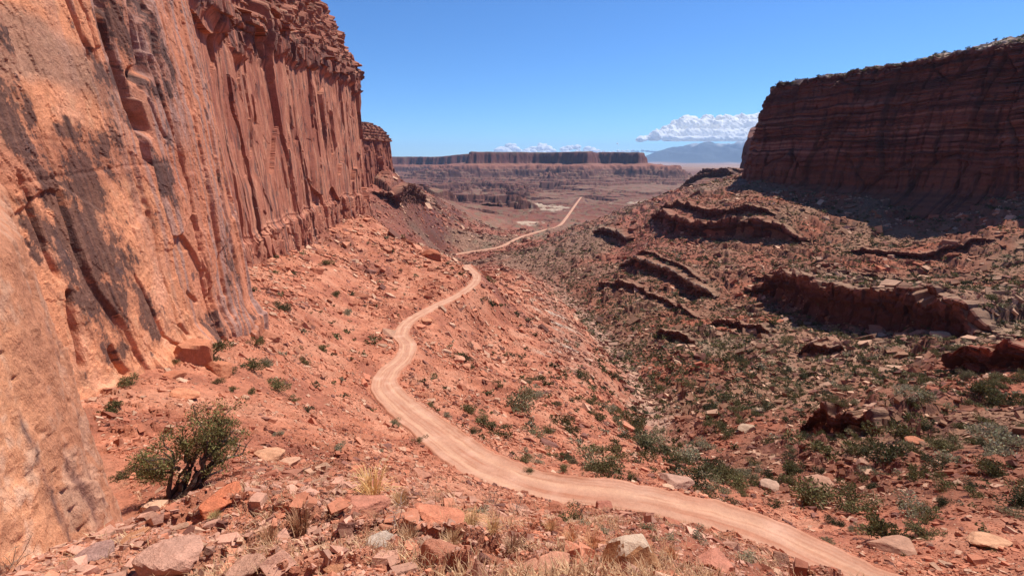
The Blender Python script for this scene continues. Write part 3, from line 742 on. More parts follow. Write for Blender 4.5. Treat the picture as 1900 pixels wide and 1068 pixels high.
def fin_col(S, Z_, T, off, extra):
    c = np.zeros(S.shape + (3,), np.float32) + np.array((0.82, 0.41, 0.235), np.float32)
    n1 = fbm(S / 1.4, Z_ / 2.5, 311, 5, .6); n2 = fbm(S / .25, Z_ / .5, 315, 3); st = fbm((S + .12 * Z_) / .3, Z_ / 5, 317, 4)
    c = mixc(c, (0.86, 0.53, 0.36), sstep(0, .5, n1 + .6 * n2)); c = mixc(c, (0.70, 0.36, 0.22), sstep(.1, .6, -n1) * .6)
    c = mixc(c, (0.45, 0.27, 0.21), sstep(.45, .7, st + .35 * n1) * .5)
    c = mixc(c, (0.17, 0.11, 0.105), sstep(.78, .86, st + .5 * n1 + .2 * n2) * .7)
    e = sstep(12.6, 14.6, S); c = mixc(c, (0.40, 0.17, 0.11), e * .5)
    return c
cliff("leaning_slab", fin_plan, 420, 560, +1, fin_disp, fin_col, round_=.5, mat=M_slab, smooth=True)

# --- long jointed wall running away to the corner
w3_plan = [(-48, 52, -34, 96), (-52, 66, -34, 96), (-60, 92, -36, 100), (-69, 119, -38, 104), (-79, 168, -42, 108), (-86, 230, -46, 112), (-94.5, 303, -48, 116), (-96, 312, -48, 116), (-104, 322, -48, 116), (-150, 345, -48, 116), (-260, 380, -50, 118)]
w3_plan = [(*p[:2], p[2], p[3]) for p in w3_plan]
def band_z(S): return 27 + 15 * sstep(40, 270, S)
def w3_disp(S, Z_, T):
    b1, c1, r1 = panels(S, Z_, 27, 80, 401, .025)
    b2, c2, r2 = panels(S, Z_, 11, 42, 405, .035, .3)
    b3, c3, r3 = panels(S, Z_, 5.0, 17, 409, .05, .3)
    b4, c4, _ = blocks(S, Z_, 3.5, 4.2, 413, .5, .10)
    amp = .2 + 1.0 * sstep(-.3, .4, fbm(S / 22, Z_ / 30, 417, 3))
    off = 4.0 * b1 - 1.3 * c1 + amp * (1.9 * b2 - .8 * c2) + amp * (.6 * b3 - .3 * c3) + .18 * fbm(S / 3, Z_ / 9, 421, 4)
    # horizontal parting low on the wall, broken foot
    off += .5 * sstep(1.2, .3, np.abs(Z_ + 19 + 2 * noise(S / 20, S * 0, 3))) * -1
    low = sstep(-17, -20, Z_ + 2 * noise(S / 20, S * 0, 3)); off += low * (1.1 + b4 * 1.2 - c4 * .5)
    # overhanging cap band, then the stepped upper beds
    bz = band_z(S) + 5 * (r1 - .5) + 3 * noise(S / 9, S * 0, 8); up = Z_ - bz
    k = sstep(-2.5, 1.0, up)
    b6, c6, _ = panels(S, Z_, 11, 7, 433, .08); cap = k * (1.8 + 3.2 * b6 - 1.2 * c6 + .8 * b4)
    st = np.maximum(up - 5, 0)
    h = 8.0 + 1.4 * noise(S / 30, S * 0, 12)
    wv = st + 1.8 * fbm(S / 14, Z_ / 40, 425, 3)
    q = np.floor(wv / h); fr = wv / h - q
    rec = (q + sstep(.82, 1.0, fr)) * h * .50
    fine = .6 * (np.floor(wv / 2.0) % 2) * sstep(0, 4, st)
    off = off * (1 - .45 * sstep(4, 14, up)) + cap - np.where(st > 0, rec, 0) + fine
    b5, c5, _ = panels(S, Z_, 9.0, 3.2, 429, .08); off += sstep(5, 8, up) * (b5 * 1.5 - c5 * .5)
    off -= .02 * (Z_ + 30)
    # the big dark cleft where it meets the nearer wall
    return off, 0, up
def w3_col(S, Z_, T, off, up):
    n1 = fbm(S / 10, Z_ / 26, 431, 5, .55); n2 = fbm(S / 2.2, Z_ / 8, 435, 5, .55); st = fbm(S / 1.6, Z_ / 45, 439, 4)
    c = np.zeros(S.shape + (3,), np.float32) + np.array((0.52, 0.222, 0.145), np.float32)
    c = mixc(c, (0.60, 0.29, 0.19), sstep(0, .5, n2 + .5 * n1)); c = mixc(c, (0.40, 0.155, 0.105), sstep(.1, .5, -n1))
    c = mixc(c, (0.21, 0.095, 0.08), sstep(.25, .6, st + .5 * n1) * .6)
    c = mixc(c, (0.17, 0.10, 0.095), sstep(.5, .62, n2 + .7 * st) * .6)
    gl = sstep(60, 10, S); c = mixc(c, (0.45, 0.27, 0.22), gl * sstep(-.1, .4, st) * .45)
    c = mixc(c, (0.20, 0.10, 0.085), sstep(-1.5, 1, up) * sstep(14, 7, up) * sstep(-.25, .25, n2 + .2) * .75)
    bd = .5 + .5 * np.sin(Z_ * 1.3 + 2 * n1); c = mixc(c, (0.36, 0.15, 0.10), sstep(6, 10, up) * bd * .8); c = mixc(c, (0.50, 0.30, 0.20), sstep(6, 10, up) * sstep(.2, .6, n2) * .6)
    return c
cliff("jointed_cliff", w3_plan, 1100, 640, +1, w3_disp, w3_col, round_=6.0, cap=[(-120, 60, 104), (-200, 200, 118), (-260, 420, 120)], ncap=8)

# --- second cliff further down the left side
s2_plan = [(-300, 560, -60, 62), (-222, 690, -60, 60), (-208, 790, -62, 56), (-206, 815, -62, 52), (-222, 850, -62, 48), (-300, 950, -60, 46), (-420, 1050, -60, 50)]
def s2_disp(S, Z_, T):
    b1, c1, _ = panels(S, Z_, 19, 60, 501, .06); b2, c2, _ = panels(S, Z_, 7, 22, 503, .1)
    off = 7 * b1 - 2.5 * c1 + 3.2 * b2 - 1.4 * c2 - .10 * (Z_ + 35)
    up = Z_ - 28 - 3 * noise(S / 30, S * 0, 5); q = np.floor(np.maximum(up, 0) / 5.5)
    off += np.where(up > 0, 2.0 - q * 3.2, 0) + 1.4 * (np.floor(Z_ / 2.2) % 2) * (up > 0)
    return off, 0, up
def s2_col(S, Z_, T, off, up):
    n2 = fbm(S / 5, Z_ / 14, 505, 5)
    c = np.zeros(S.shape + (3,), np.float32) + np.array((0.42, 0.165, 0.105), np.float32)
    c = mixc(c, (0.26, 0.10, 0.08), sstep(0, .4, n2)); c = mixc(c, (0.42, 0.26, 0.18), (up > 0) * (.5 + .5 * np.sin(Z_ * 1.4)) * .8)
    return c
cliff("second_cliff", s2_plan, 420, 170, +1, s2_disp, s2_col, round_=14, cap=[(-380, 640, 66), (-400, 900, 60), (-500, 1080, 56)], ncap=8)

# --- the shaded butte
b_plan = [(720, 860, -55, 86), (430, 770, -55, 86), (345, 690, -60, 86), (318, 640, -60, 87), (308, 612, -62, 87), (318, 588, -62, 88), (368, 485, -58, 90), (407, 400, -52, 93), (452, 300, -50, 98), (520, 190, -50, 102), (640, 100, -50, 106)]
def b_disp(S, Z_, T):
    n1 = fbm(S / 40, Z_ / 60, 601, 4)
    b1, c1, r1 = blocks(S, Z_, 34, 90, 603, .3, .05); b2, c2, _ = panels(S, Z_, 13, 20, 605, .06); b3, c3, _ = panels(S, Z_, 5.5, 5.0, 607, .08)
    off = 7 * b1 - 2.5 * c1 + 3.0 * b2 - 1.0 * c2 + 1.3 * b3 - .6 * c3 + 3 * n1
    zb = Z_ + 2.2 * fbm(S / 45, S * 0, 609, 4)
    # bedding: harder layers stand out
    lay = noise(zb / 6.5, S / 140 + .5, 611) + .7 * noise(zb / 2.1, S / 60, 613)
    off += 2.3 * sstep(-.12, .12, lay) * sstep(-30, 0, Z_) + .8 * sstep(-.1, .1, noise(zb / .9, S / 60, 615)) * sstep(10, 30, Z_)
    off -= .13 * (Z_ + 34) * 1.0
    off -= np.maximum(0, Z_ - 52) * .16
    foot = sstep(-26, -52, Z_); off += foot * 30 * 1.0
    off -= 1.2 * c2
    return off, sstep(.9, 1, T) * (3.2 * fbm(S / 13, S * 0, 619, 4) + 1.5 * (b3 > .1)), zb
def b_col(S, Z_, T, off, zb):
    n1 = fbm(S / 30, Z_ / 12, 621, 5); lay = .5 + .9 * noise(zb / 4.4, S / 120 + .3 * n1, 627); lay2 = noise(zb / 3.1, S / 200, 623)
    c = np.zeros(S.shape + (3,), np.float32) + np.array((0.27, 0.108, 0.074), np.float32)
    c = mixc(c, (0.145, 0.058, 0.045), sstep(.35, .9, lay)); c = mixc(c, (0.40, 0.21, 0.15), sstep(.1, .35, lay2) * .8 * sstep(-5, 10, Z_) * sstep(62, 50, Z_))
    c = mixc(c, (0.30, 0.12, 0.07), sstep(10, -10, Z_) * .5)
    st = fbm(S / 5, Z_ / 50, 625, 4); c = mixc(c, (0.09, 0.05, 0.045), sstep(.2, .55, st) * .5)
    return c
def b_capz(x, y, u):
    n_ = fbm(x / 24, y / 24, 631, 5)
    dz = 16 * sstep(0, .35, u) * sstep(520, 330, y) + 3.0 * n_ + 2.2 * (np.floor((u * 14 + n_) % 2)) * .5
    c = np.zeros(x.shape + (3,), np.float32) + np.array((0.40, 0.24, 0.165), np.float32)
    c = mixc(c, (0.55, 0.42, 0.33), sstep(.1, .4, n_)); c = mixc(c, (0.20, 0.17, 0.10), sstep(.1, .4, -n_))
    return dz, c
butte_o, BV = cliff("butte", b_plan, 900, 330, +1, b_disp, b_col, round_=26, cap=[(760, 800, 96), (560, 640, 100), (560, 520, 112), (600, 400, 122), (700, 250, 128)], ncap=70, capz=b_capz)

# --- blue butte behind it, in haze
f_plan = [(1250, 1800, -90, 130), (900, 1640, -90, 112), (770, 1560, -90, 100), (735, 1500, -90, 88), (716, 1470, -90, 62), (702, 1458, -90, 24), (715, 1440, -90, 62), (742, 1400, -90, 92), (900, 1220, -80, 110), (1200, 1000, -80, 120)]
def f_disp(S, Z_, T):
    b1, c1, _ = blocks(S, Z_, 40, 60, 651, .35, .06); b2, c2, _ = blocks(S, Z_, 14, 30, 653, .35, .08)
    off = 7 * b1 - 2 * c1 + 3 * b2 - 1 * c2 - .06 * (Z_ + 50) + sstep(-35, -80, Z_) * 14
    return off, 0, 0
def f_col(S, Z_, T, off, e):
    c = np.zeros(S.shape + (3,), np.float32) + np.array((0.30, 0.135, 0.10), np.float32); return mixc(c, (0.2, .09, .075), sstep(0, .4, fbm(S / 30, Z_ / 20, 655, 4)))
cliff("distant_butte", f_plan, 360, 120, +1, f_disp, f_col, round_=40, cap=[(1300, 1700, 130), (1000, 1500, 110), (1300, 1200, 120)], ncap=6)

# --- ledges
for li, ((px, Hs, rec, lab), pl_) in enumerate(zip(LEDGES, ledge_lines)):
    pl_ = np.array(pl_)
    S0 = np.concatenate([[0], np.cumsum(np.hypot(*np.diff(pl_, axis=0).T))]); L0 = S0[-1]
    nn = 60; sf = np.linspace(0, L0, nn)
    lx = np.interp(sf, S0, pl_[:, 0]); ly = np.interp(sf, S0, pl_[:, 1])
    wv = Hs * .22 * noise(sf / (Hs * 1.6), sf * 0, 700 + li) + Hs * .10 * noise(sf / (Hs * .6), sf * 0, 760 + li); tx, ty = np.gradient(lx), np.gradient(ly); q = np.hypot(tx, ty)
    nx, ny = ty / q, -tx / q; lx = lx + nx * wv; ly = ly + ny * wv
    dist = np.hypot(lx, ly).mean(); bk = max(2.0, dist * .012) + 1.5
    zb_ = ground(lx + nx * 2, ly + ny * 2); zt_ = ground(lx - nx * (bk + 1), ly - ny * (bk + 1))
    ef = sstep(0, .1, sf / L0) * sstep(1, .9, sf / L0)
    zb_ = zb_ - Hs * .35; zt_ = np.maximum(zt_ + .25, zb_ + Hs * .5 * ef)
    plan = [(lx[i], ly[i], zb_[i], zt_[i]) for i in range(nn)]
    pal = {2: (0.50, 0.36, 0.27), 1: (0.48, 0.34, 0.26), 5: (0.36, 0.115, 0.07), 15: (0.27, 0.13, 0.10)}.get(li, (0.34, 0.15, 0.10))
    far_l = li >= 15
    def l_disp(S, Z_, T, Hs=Hs, li=li, L0=L0):
        u = Hs / 15.
        b1, c1, _ = panels(S, Z_, 8 * u, 12 * u, 711 + li, .05); b2, c2, _ = blocks(S, Z_, 4 * u, 2.4 * u, 731 + li, .4, .09)
        off = 4.4 * u * b1 - 1.6 * u * c1 + 1.6 * u * b2 - .8 * u * c2
        off += 2.3 * u * sstep(.55, .78, T + .06 * b1) - 2.0 * u * sstep(.0, .5, T) * sstep(.75, .55, T) + 1.0 * u * (np.floor(T * 8 + .3 * b1) % 2)
        off -= 2.5 * u * (1 - sstep(0, .06, S / L0) * sstep(1, .94, S / L0))
        return off, sstep(.86, .97, T) * Hs * (.28 * b1 + .12 * b2), 0
    def l_col(S, Z_, T, off, e, pal=pal, li=li):
        c = np.zeros(S.shape + (3,), np.float32) + np.array((0.16, 0.068, 0.05), np.float32)  # shade under the overhang is put into this dark face colour
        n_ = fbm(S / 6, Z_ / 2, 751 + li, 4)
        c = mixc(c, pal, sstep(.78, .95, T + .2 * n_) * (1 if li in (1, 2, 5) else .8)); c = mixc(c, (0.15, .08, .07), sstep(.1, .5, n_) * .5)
        return c
    def l_capz(x, y, u, li=li):
        c = ground_tone(x.ravel(), y.ravel(), (x * 0 - 90).ravel()).reshape(*x.shape, 3)
        return .35 * noise(x / 2.5, y / 2.5, 770) * np.sin(u * 3.1), mixc(c, (0.44, 0.30, 0.21), (1 - u) * .45)
    ix = lx - nx * (bk + 2.5); iy = ly - ny * (bk + 2.5); iz = ground(ix, iy) - .6
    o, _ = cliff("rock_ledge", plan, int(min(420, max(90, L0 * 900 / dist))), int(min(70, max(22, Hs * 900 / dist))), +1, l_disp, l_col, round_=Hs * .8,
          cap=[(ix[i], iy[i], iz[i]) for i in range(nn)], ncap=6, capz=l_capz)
    tag(o, label=lab, cat="rock ledge", group="rock ledges stepping across the slopes", kind="structure")
# ---------------------------------------------------------------- loose rock
rng = np.random.default_rng(7)
rc_poly = [tuple(p[:2]) for p in rc[::4]]; rf_poly = [tuple(p[:2]) for p in rf[::2]]
def road_dist(x, y):
    return np.minimum(poly_dist(x, y, rc_poly)[0], np.maximum(0, poly_dist(x, y, rf_poly)[0] - 3))
def rocky(x, y):
    """how stony the ground is, 0..1"""
    wx = np.interp(y, [30, 49, 61, 88, 210, 315, 445, 605, 900], [60, 46, 36, 40, 60, 62, 50, 12, -60])
    p = 1.1 * fbm(x / 16, y / 16, 171, 4) + .6 * fbm(x / 4, y / 4, 175, 3)
    return np.clip(.52 + 1.0 * p + .05 * (x > wx), .16, 1)
CUBE = np.array([(x, y, z) for z in (-.5, .5) for y in (-.5, .5) for x in (-.5, .5)], np.float32)
CF = np.array([(0, 2, 3, 1), (4, 5, 7, 6), (0, 1, 5, 4), (2, 6, 7, 3), (0, 4, 6, 2), (1, 3, 7, 5)])
def rot_z_tilt(n, yaw, tx, ty):
    cz, sz = np.cos(yaw), np.sin(yaw); cx, sx = np.cos(tx), np.sin(tx); cy, sy = np.cos(ty), np.sin(ty)
    Rz = np.zeros((n, 3, 3)); Rz[:, 0, 0] = cz; Rz[:, 0, 1] = -sz; Rz[:, 1, 0] = sz; Rz[:, 1, 1] = cz; Rz[:, 2, 2] = 1
    Rx = np.zeros((n, 3, 3)); Rx[:, 0, 0] = 1; Rx[:, 1, 1] = cx; Rx[:, 1, 2] = -sx; Rx[:, 2, 1] = sx; Rx[:, 2, 2] = cx
    Ry = np.zeros((n, 3, 3)); Ry[:, 1, 1] = 1; Ry[:, 0, 0] = cy; Ry[:, 0, 2] = sy; Ry[:, 2, 0] = -sy; Ry[:, 2, 2] = cy
    return Rx @ Ry @ Rz
def scatter(n, r0, r1, half=55.5):
    t = np.radians(rng.uniform(-half, half, n)); r = np.exp(rng.uniform(math.log(r0), math.log(r1), n))
    return r * np.sin(t), r * np.cos(t), r
def rubble_cloud(n, r0, r1, pmin, pmax, power, keep_pow=1.0):
    x, y, r = scatter(n, r0, r1)
    k = (rng.random(n) < rocky(x, y) ** keep_pow * (1 - .75 * (r > 620) * (x > 40))) & ~behind_wall(x, y, 0.4) & visible(x, y)
    x, y, r = x[k], y[k], r[k]
    size = (pmin * (1 - rng.random(len(x))) ** (-1 / power)).clip(pmin, pmax) * np.hypot(r, 8) / 455.0
    rd = road_dist(x, y); k = rd > (2.6 - .4 * sstep(50, 110, r)) - .35 * rng.random(len(x)) ** 3 * (size < .35) + size * .45
    return x[k], y[k], r[k], size[k]
def build_rubble(name, x, y, size):
    n = len(x); z = ground(x, y)
    c8 = CUBE[None] + rng.uniform(-.17, .17, (n, 8, 3))
    pinch = rng.random((n, 8, 1)) < .3; c8 = np.where(pinch, c8 * .78, c8)
    dims = np.stack([rng.uniform(.75, 1.5, n), rng.uniform(.6, 1.1, n), rng.uniform(.28, .8, n)], 1) * size[:, None]
    e = np.maximum(.4, size); gx = (ground(x + e, y) - ground(x - e, y)) / (2 * e); gy = (ground(x, y + e) - ground(x, y - e)) / (2 * e)
    M = rot_z_tilt(n, rng.uniform(0, 6.28, n), np.arctan(gy.clip(-1, 1)) + rng.normal(0, .28, n), -np.arctan(gx.clip(-1, 1)) + rng.normal(0, .28, n))
    v = np.einsum('nij,nkj->nki', M, c8 * dims[:, None, :]) + np.stack([x, y, z + dims[:, 2] * .06], 1)[:, None, :]
    f = (CF[None] + 8 * np.arange(n)[:, None, None]).reshape(-1, 4)
    tri = np.concatenate([f[:, [0, 1, 2]], f[:, [0, 2, 3]]])
    c = ground_tone(x, y, z).reshape(n, 3)
    k = rng.random(n); c = c * rng.uniform(.78, 1.28, n)[:, None]
    c = np.where((k < .16)[:, None], np.array((0.60, .37, .255)) * rng.uniform(.8, 1.15, n)[:, None], c)
    c = np.where((k > .88)[:, None], np.array((0.26, .12, .09)) * rng.uniform(.7, 1.2, n)[:, None], c)
    nr_ = sstep(20, 10, np.hypot(x, y)) * (rng.random(n) < .45); c = c * (1 - nr_[:, None]) + nr_[:, None] * np.array((0.58, .33, .24)) * rng.uniform(.75, 1.2, n)[:, None]
    o = make_obj(name, v.reshape(-1, 3), tri, M_rubble, attrs={"tone": np.repeat(c, 8, 0)})
    return tag(o, kind="stuff")
a = rubble_cloud(660000, 3.0, 1100, .75, 5, 2.5)
b = rubble_cloud(20000, 3.0, 420, 2.6, 9, 2.8, 1.6)
c3_ = rubble_cloud(26000, 45, 300, 2.4, 7, 2.5, 1.0); k = c3_[0] > np.interp(c3_[1], [30, 49, 61, 88, 210, 315], [60, 46, 36, 40, 60, 62]) - 12; c3_ = [q[k] for q in c3_]
d3_ = rubble_cloud(9000, 3.2, 17, 2.6, 12, 2.4, .8)
lx_, ly_, ls_ = [], [], []
for (pxl, Hs, rec, lab), pl_ in zip(LEDGES, ledge_lines):           # blocks shed by the ledges
    q = catmull([(*p, 0) for p in pl_], 3.0); dd = np.gradient(q[:, :2], axis=0); dd /= np.linalg.norm(dd, axis=1)[:, None] + 1e-9
    if np.hypot(q[:, 0], q[:, 1]).mean() > 900: continue
    nb = int(len(q) * 2.2 * Hs / 6); ii = rng.integers(0, len(q), nb); o_ = np.abs(rng.normal(0, Hs * .9, nb)) - .15 * Hs
    lx_.append(q[ii, 0] + dd[ii, 1] * o_ + rng.normal(0, 1.5, nb)); ly_.append(q[ii, 1] - dd[ii, 0] * o_ + rng.normal(0, 1.5, nb)); ls_.append((.45 * (1 - rng.random(nb)) ** (-1 / 2.2)).clip(.4, 3.2) * Hs / 11)
e3_ = (np.concatenate(lx_), np.concatenate(ly_), None, np.concatenate(ls_))
build_rubble("rubble", *[np.concatenate(p) for p in zip((a[0], a[1], a[3]), (b[0], b[1], b[3]), (c3_[0], c3_[1], c3_[3]), (d3_[0], d3_[1], d3_[3]), (e3_[0], e3_[1], e3_[3]))])

# ---------------------------------------------------------------- single boulders
def ico(sub):
    import bmesh
    bm = bmesh.new(); bmesh.ops.create_icosphere(bm, subdivisions=sub, radius=1.0)
    v = np.array([q.co[:] for q in bm.verts]); f = np.array([[w.index for w in q.verts] for q in bm.faces]); bm.free(); return v, f
def object_colour_material(name, scale, bump, var, leaf=False):
    m = earth_material(name, scale, bump, var, base=(1, 1, 1))
    n = m.node_tree.nodes; l = m.node_tree.links
    oi = n.new("ShaderNodeObjectInfo"); rgb = [q for q in n if q.bl_idname == "ShaderNodeRGB"][0]
    for lk in list(rgb.outputs[0].links): t = lk.to_socket; l.new(oi.outputs['Color'], t)
    return m
M_boulder = object_colour_material("weathered_boulder", 1.3, .6, .32)
IV, IF = ico(4)
def boulder_mesh(seed, flat=.7, nplanes=13, cap_white=False):
    g = np.random.default_rng(seed)
    N = g.normal(size=(nplanes, 3)); N /= np.linalg.norm(N, axis=1)[:, None]
    N = np.concatenate([N, [(0, 0, 1), (0, 0, -1)]]); h = np.concatenate([g.uniform(.62, .95, nplanes), [.75, .6]])
    d = IV @ N.T; r = np.where(d > .05, h / np.maximum(d, .05), 9).min(1)
    r = np.minimum(r, 1.25)
    v = IV * r[:, None]
    q = v * 2.2 + seed
    nz = noise(q[:, 0] + q[:, 2] * .7, q[:, 1] - q[:, 2] * .6, seed) * .05 + noise(q[:, 0] * 3 + q[:, 2] * 2, q[:, 1] * 3 - q[:, 2] * 2, seed + 1) * .022
    v = v * (1 + nz)[:, None]
    v[:, 2] *= flat; v[:, 1] *= g.uniform(.7, .95)
    return make_mesh("boulder", v, IF, M_boulder)
BM = [boulder_mesh(900 + i, flat=(.45, .6, .75, .9)[i % 4], nplanes=9 + i % 6) for i in range(16)]

LANDMARKS = [((110,900),"the leaning slab"),((330,880),"the twisted juniper"),((330,690),"the varnished cliff foot"),((470,640),"the cliff's dark cleft"),((600,470),"the jointed cliff foot"),
 ((690,410),"the far end of the jointed cliff"),((880,510),"the road's farthest bend"),((745,625),"the sharp elbow in the road"),((710,715),"the broad bend of the road"),((830,820),"the straight stretch of road"),
 ((1060,925),"the dip in the road"),((1300,960),"the lower end of the road"),((690,890),"the tall straw grass clump"),((1175,1030),"the white-topped boulder"),((480,820),"the bare red soil"),
 ((960,680),"the orange talus below the road"),((1000,780),"the lower orange talus"),((930,575),"the dark crag beside the road"),((1060,610),"the pale shale band"),((1165,660),"the wash bed"),((1260,800),"the thick scrub in the wash"),
 ((1260,530),"the pale capped ledge"),((1250,625),"the small broken ledge"),((1380,470),"the layered ledge under the butte"),((1500,420),"the edge of the butte's shadow"),((1750,430),"the stony slope under the butte"),
 ((1560,610),"the long dark overhang"),((1830,660),"the smooth red outcrop"),((1530,655),"the broken red ledge"),((1570,800),"the undercut outcrop"),((1800,800),"the far scrub slope"),((1400,720),"the brown slope above the wash"),
 ((1700,960),"the scrub beside the road's end"),((1400,920),"the bouldery road verge"),((1120,440),"the short pale ledge"),((1010,500),"the head of the wash"),((1850,560),"the open red slope"),((1400,590),"the grey shale slope"),((780,440),"the rocky spur"),((600,620),"the red talus above the road"),((620,740),"the talus left of the broad bend"),((1300,880),"the large verge boulders")]
TAKEN = {}
ORD = ["", "second ", "third ", "fourth ", "fifth ", "sixth ", "seventh ", "eighth ", "ninth ", "tenth "]
def place_phrase(px, py):
    d = [math.hypot((px - a[0]) * .8, py - a[1]) for a, _ in LANDMARKS]; i = int(np.argmin(d)); (ax, ay), nm = LANDMARKS[i]
    if d[i] < 22: return "right beside " + nm
    dx, dy = px - ax, ay - py
    if abs(dx) > abs(dy) * 1.3: return ("just " if d[i] < 50 else "") + ("right of " if dx > 0 else "left of ") + nm
    return ("just " if d[i] < 50 else "") + ("above " if dy > 0 else "below ") + nm
def label_all(items, noun):
    """items: (object, px, py, apparent size, adjectives): rank the ones that would otherwise read alike"""
    by = {}
    for it in items: by.setdefault((it[4], place_phrase(it[1], it[2])), []).append(it)
    for (adj, ph), L in by.items():
        L.sort(key=lambda q: -q[3])
        for k, it in enumerate(L):
            if len(L) == 1: lab = f"{adj} {noun} {ph}"
            else: lab = f"{ORD[min(k, 9)]}largest {adj} {noun} {ph}"
            it[0]["label"] = lab
def grounded(mesh_name, me, x, y, s, yaw, tilt, sink, colour, name):
    o = bpy.data.objects.new(name, me); link(o)
    e = max(.3, s * .6); gx = (gnd1(x + e, y) - gnd1(x - e, y)) / (2 * e); gy = (gnd1(x, y + e) - gnd1(x, y - e)) / (2 * e)
    nrm = Vector((-gx * tilt, -gy * tilt, 1)).normalized()
    o.rotation_euler = (nrm.to_track_quat('Z', 'Y') @ Euler((0, 0, yaw)).to_quaternion()).to_euler()
    o.scale = s if isinstance(s, tuple) else (s, s, s)
    o.location = (x, y, gnd1(x, y) + sink)
    o.color = (*colour, 1)
    return o
placed = []      # (x, y, radius) of everything set by hand or large
RNG = random.Random(11)
HERO = [ # px, py (foot centre), half width px, mesh, colour, squash z, yaw, label
 (1175,1052,64,16,(.42,.23,.13),1.05,.4,"big brown foreground boulder with a painted sunlit white top beside the straw grass"),
 (345,735,26,4,(.62,.30,.19),.8,.1,"flat-topped pale orange block lying under the varnished cliff"),
 (405,935,48,0,(.62,.24,.14),.7,.5,"broad smooth orange slab beside the twisted juniper's roots"),
 (315,1045,50,6,(.58,.36,.29),.9,1.2,"pink-grey pointed boulder at the bottom edge below the juniper"),
 (180,1035,36,5,(.46,.30,.27),.8,.2,"grey-purple block lying against the foot of the leaning slab"),
 (820,1050,44,7,(.55,.27,.19),1.1,2.0,"tilted triangular red boulder standing at the bottom middle"),
 (670,945,46,1,(.56,.27,.20),.8,.6,"cracked pink boulder below the tall straw grass clump"),
 (815,965,52,4,(.60,.27,.18),.6,2.6,"long smooth pink slab sloping right of the straw grass clump"),
 (885,970,26,2,(.66,.38,.25),.7,1.0,"pale peach boulder with a shaded rim next to the sage bush"),
 (708,1010,34,8,(.56,.47,.41),.6,.9,"whitish weathered rock in the foreground dry brush"),
 (500,850,30,5,(.58,.34,.23),.7,.3,"layered tan block on the red soil above the foreground brush"),
 (535,862,26,9,(.60,.38,.28),.6,1.3,"pale rounded rock touching the layered tan block"),
 (590,506,14,2,(.42,.17,.11),.9,.3,"squarish dark red block alone high on the talus"),
 (790,598,12,6,(.55,.28,.18),.8,.5,"pale block on the road edge past the sharp elbow"),
 (1250,898,32,1,(.48,.31,.25),.8,.4,"large purplish-grey rounded boulder on the far road verge"),
 (1238,903,12,9,(.68,.45,.33),.5,.1,"small pale flat stone in front of the purplish verge boulder"),
 (1118,945,17,7,(.44,.20,.15),1.2,1.2,"sharp-edged dark red rock in front of the dip in the road"),
 (780,885,22,4,(.50,.26,.19),1.1,2.2,"upright split block on the cutbank above the straw grass"),
 (1742,626,16,2,(.62,.44,.32),.9,.6,"pale cube-shaped block at the near end of the long dark overhang"),
 (1702,822,19,5,(.48,.22,.14),.8,.7,"orange flat-topped block on the far scrub slope"),
 (1520,905,28,3,(.46,.28,.21),.9,.4,"tall grey-brown boulder with a dark shaded base above the road's end"),
 (1660,1022,40,1,(.46,.28,.21),.7,.2,"long pale ledge-like boulder on the verge of the road's end"),
 (1425,905,26,9,(.48,.33,.26),.8,.9,"rounded grey-pink boulder half buried above the lower road"),
 (1385,800,14,6,(.50,.37,.28),1.2,.2,"upright pale stone leaning on others in the scrub"),
 (1410,765,16,8,(.50,.37,.28),1.1,1.3,"thin pale slab standing on edge above the wash"),
 (1830,1010,34,4,(.60,.36,.24),.7,2.8,"large tan overhanging slab at the right edge"),
 (1762,458,13,7,(.40,.22,.16),1.2,.5,"lone dark block standing on the stony slope under the butte"),
 (1600,860,16,0,(.42,.26,.20),.8,.6,"sloping dark slab under the undercut outcrop"),
 (850,668,13,5,(.60,.33,.24),.9,.3,"pale pink block on the orange talus opposite the elbow"),
 (866,682,11,2,(.56,.28,.19),.9,.8,"squat red block touching the pale pink talus block"),
 (250,1000,30,9,(.62,.33,.20),.5,.7,"smooth orange slab wedged along the foot of the leaning slab"),
 (1330,1050,50,0,(.58,.28,.21),.6,1.5,"broad pink slab under the sage at the bottom right"),
 (1445,1040,14,7,(.36,.20,.15),1.5,.9,"small dark splinter of rock standing at the road's near edge"),
 (1020,1050,44,4,(.60,.32,.23),.5,.1,"flat pink foreground slab left of the white-topped boulder"),
 (460,1060,40,8,(.58,.36,.28),.6,.4,"pale pink flat rock at the bottom edge in dry brush"),
 (620,1060,22,5,(.62,.32,.20),.8,.4,"small orange rock at the bottom edge below the brush"),
 (190,690,26,1,(.62,.29,.17),.9,.4,"rounded orange block in the gap behind the leaning slab"),
 (225,668,24,6,(.62,.29,.17),1.0,1.0,"layered orange block stacked behind the leaning slab"),
 (285,662,20,9,(.54,.25,.15),1.1,1.2,"rough orange block under the varnished cliff left of the broken mass"),
 (325,700,17,6,(.50,.22,.14),.9,2.1,"small orange block at the toe of the broken mass"),
 (405,690,22,11,(.52,.24,.15),1.2,.7,"upright cracked block at the right end of the broken mass"),
 (360,668,36,15,(.52,.24,.15),1.4,.2,"huge broken orange block standing out from the varnished cliff"),
 (800,478,20,3,(.45,.18,.11),.9,.4,"big dark red block on the crest of the rocky spur"),
]
b_items = []
M_sunlit_top = earth_material("painted_sunlit_top", 2.0, .6, .15, base=(.62, .46, .34))
wt = boulder_mesh(903, flat=.95, nplanes=30); wt.materials.append(M_sunlit_top)
for p_ in wt.polygons:
    cpt = p_.center
    if p_.normal.z > .5 and cpt.z > .50 + .08 * math.sin(7 * cpt.x) + .1 * math.sin(11 * cpt.y + 2): p_.material_index = 1  # sunlit top put into the colour: upward faces get the paler material
BM.append(wt)
def toc(c): return tuple(max(0.02, min(.9, q)) for q in c)
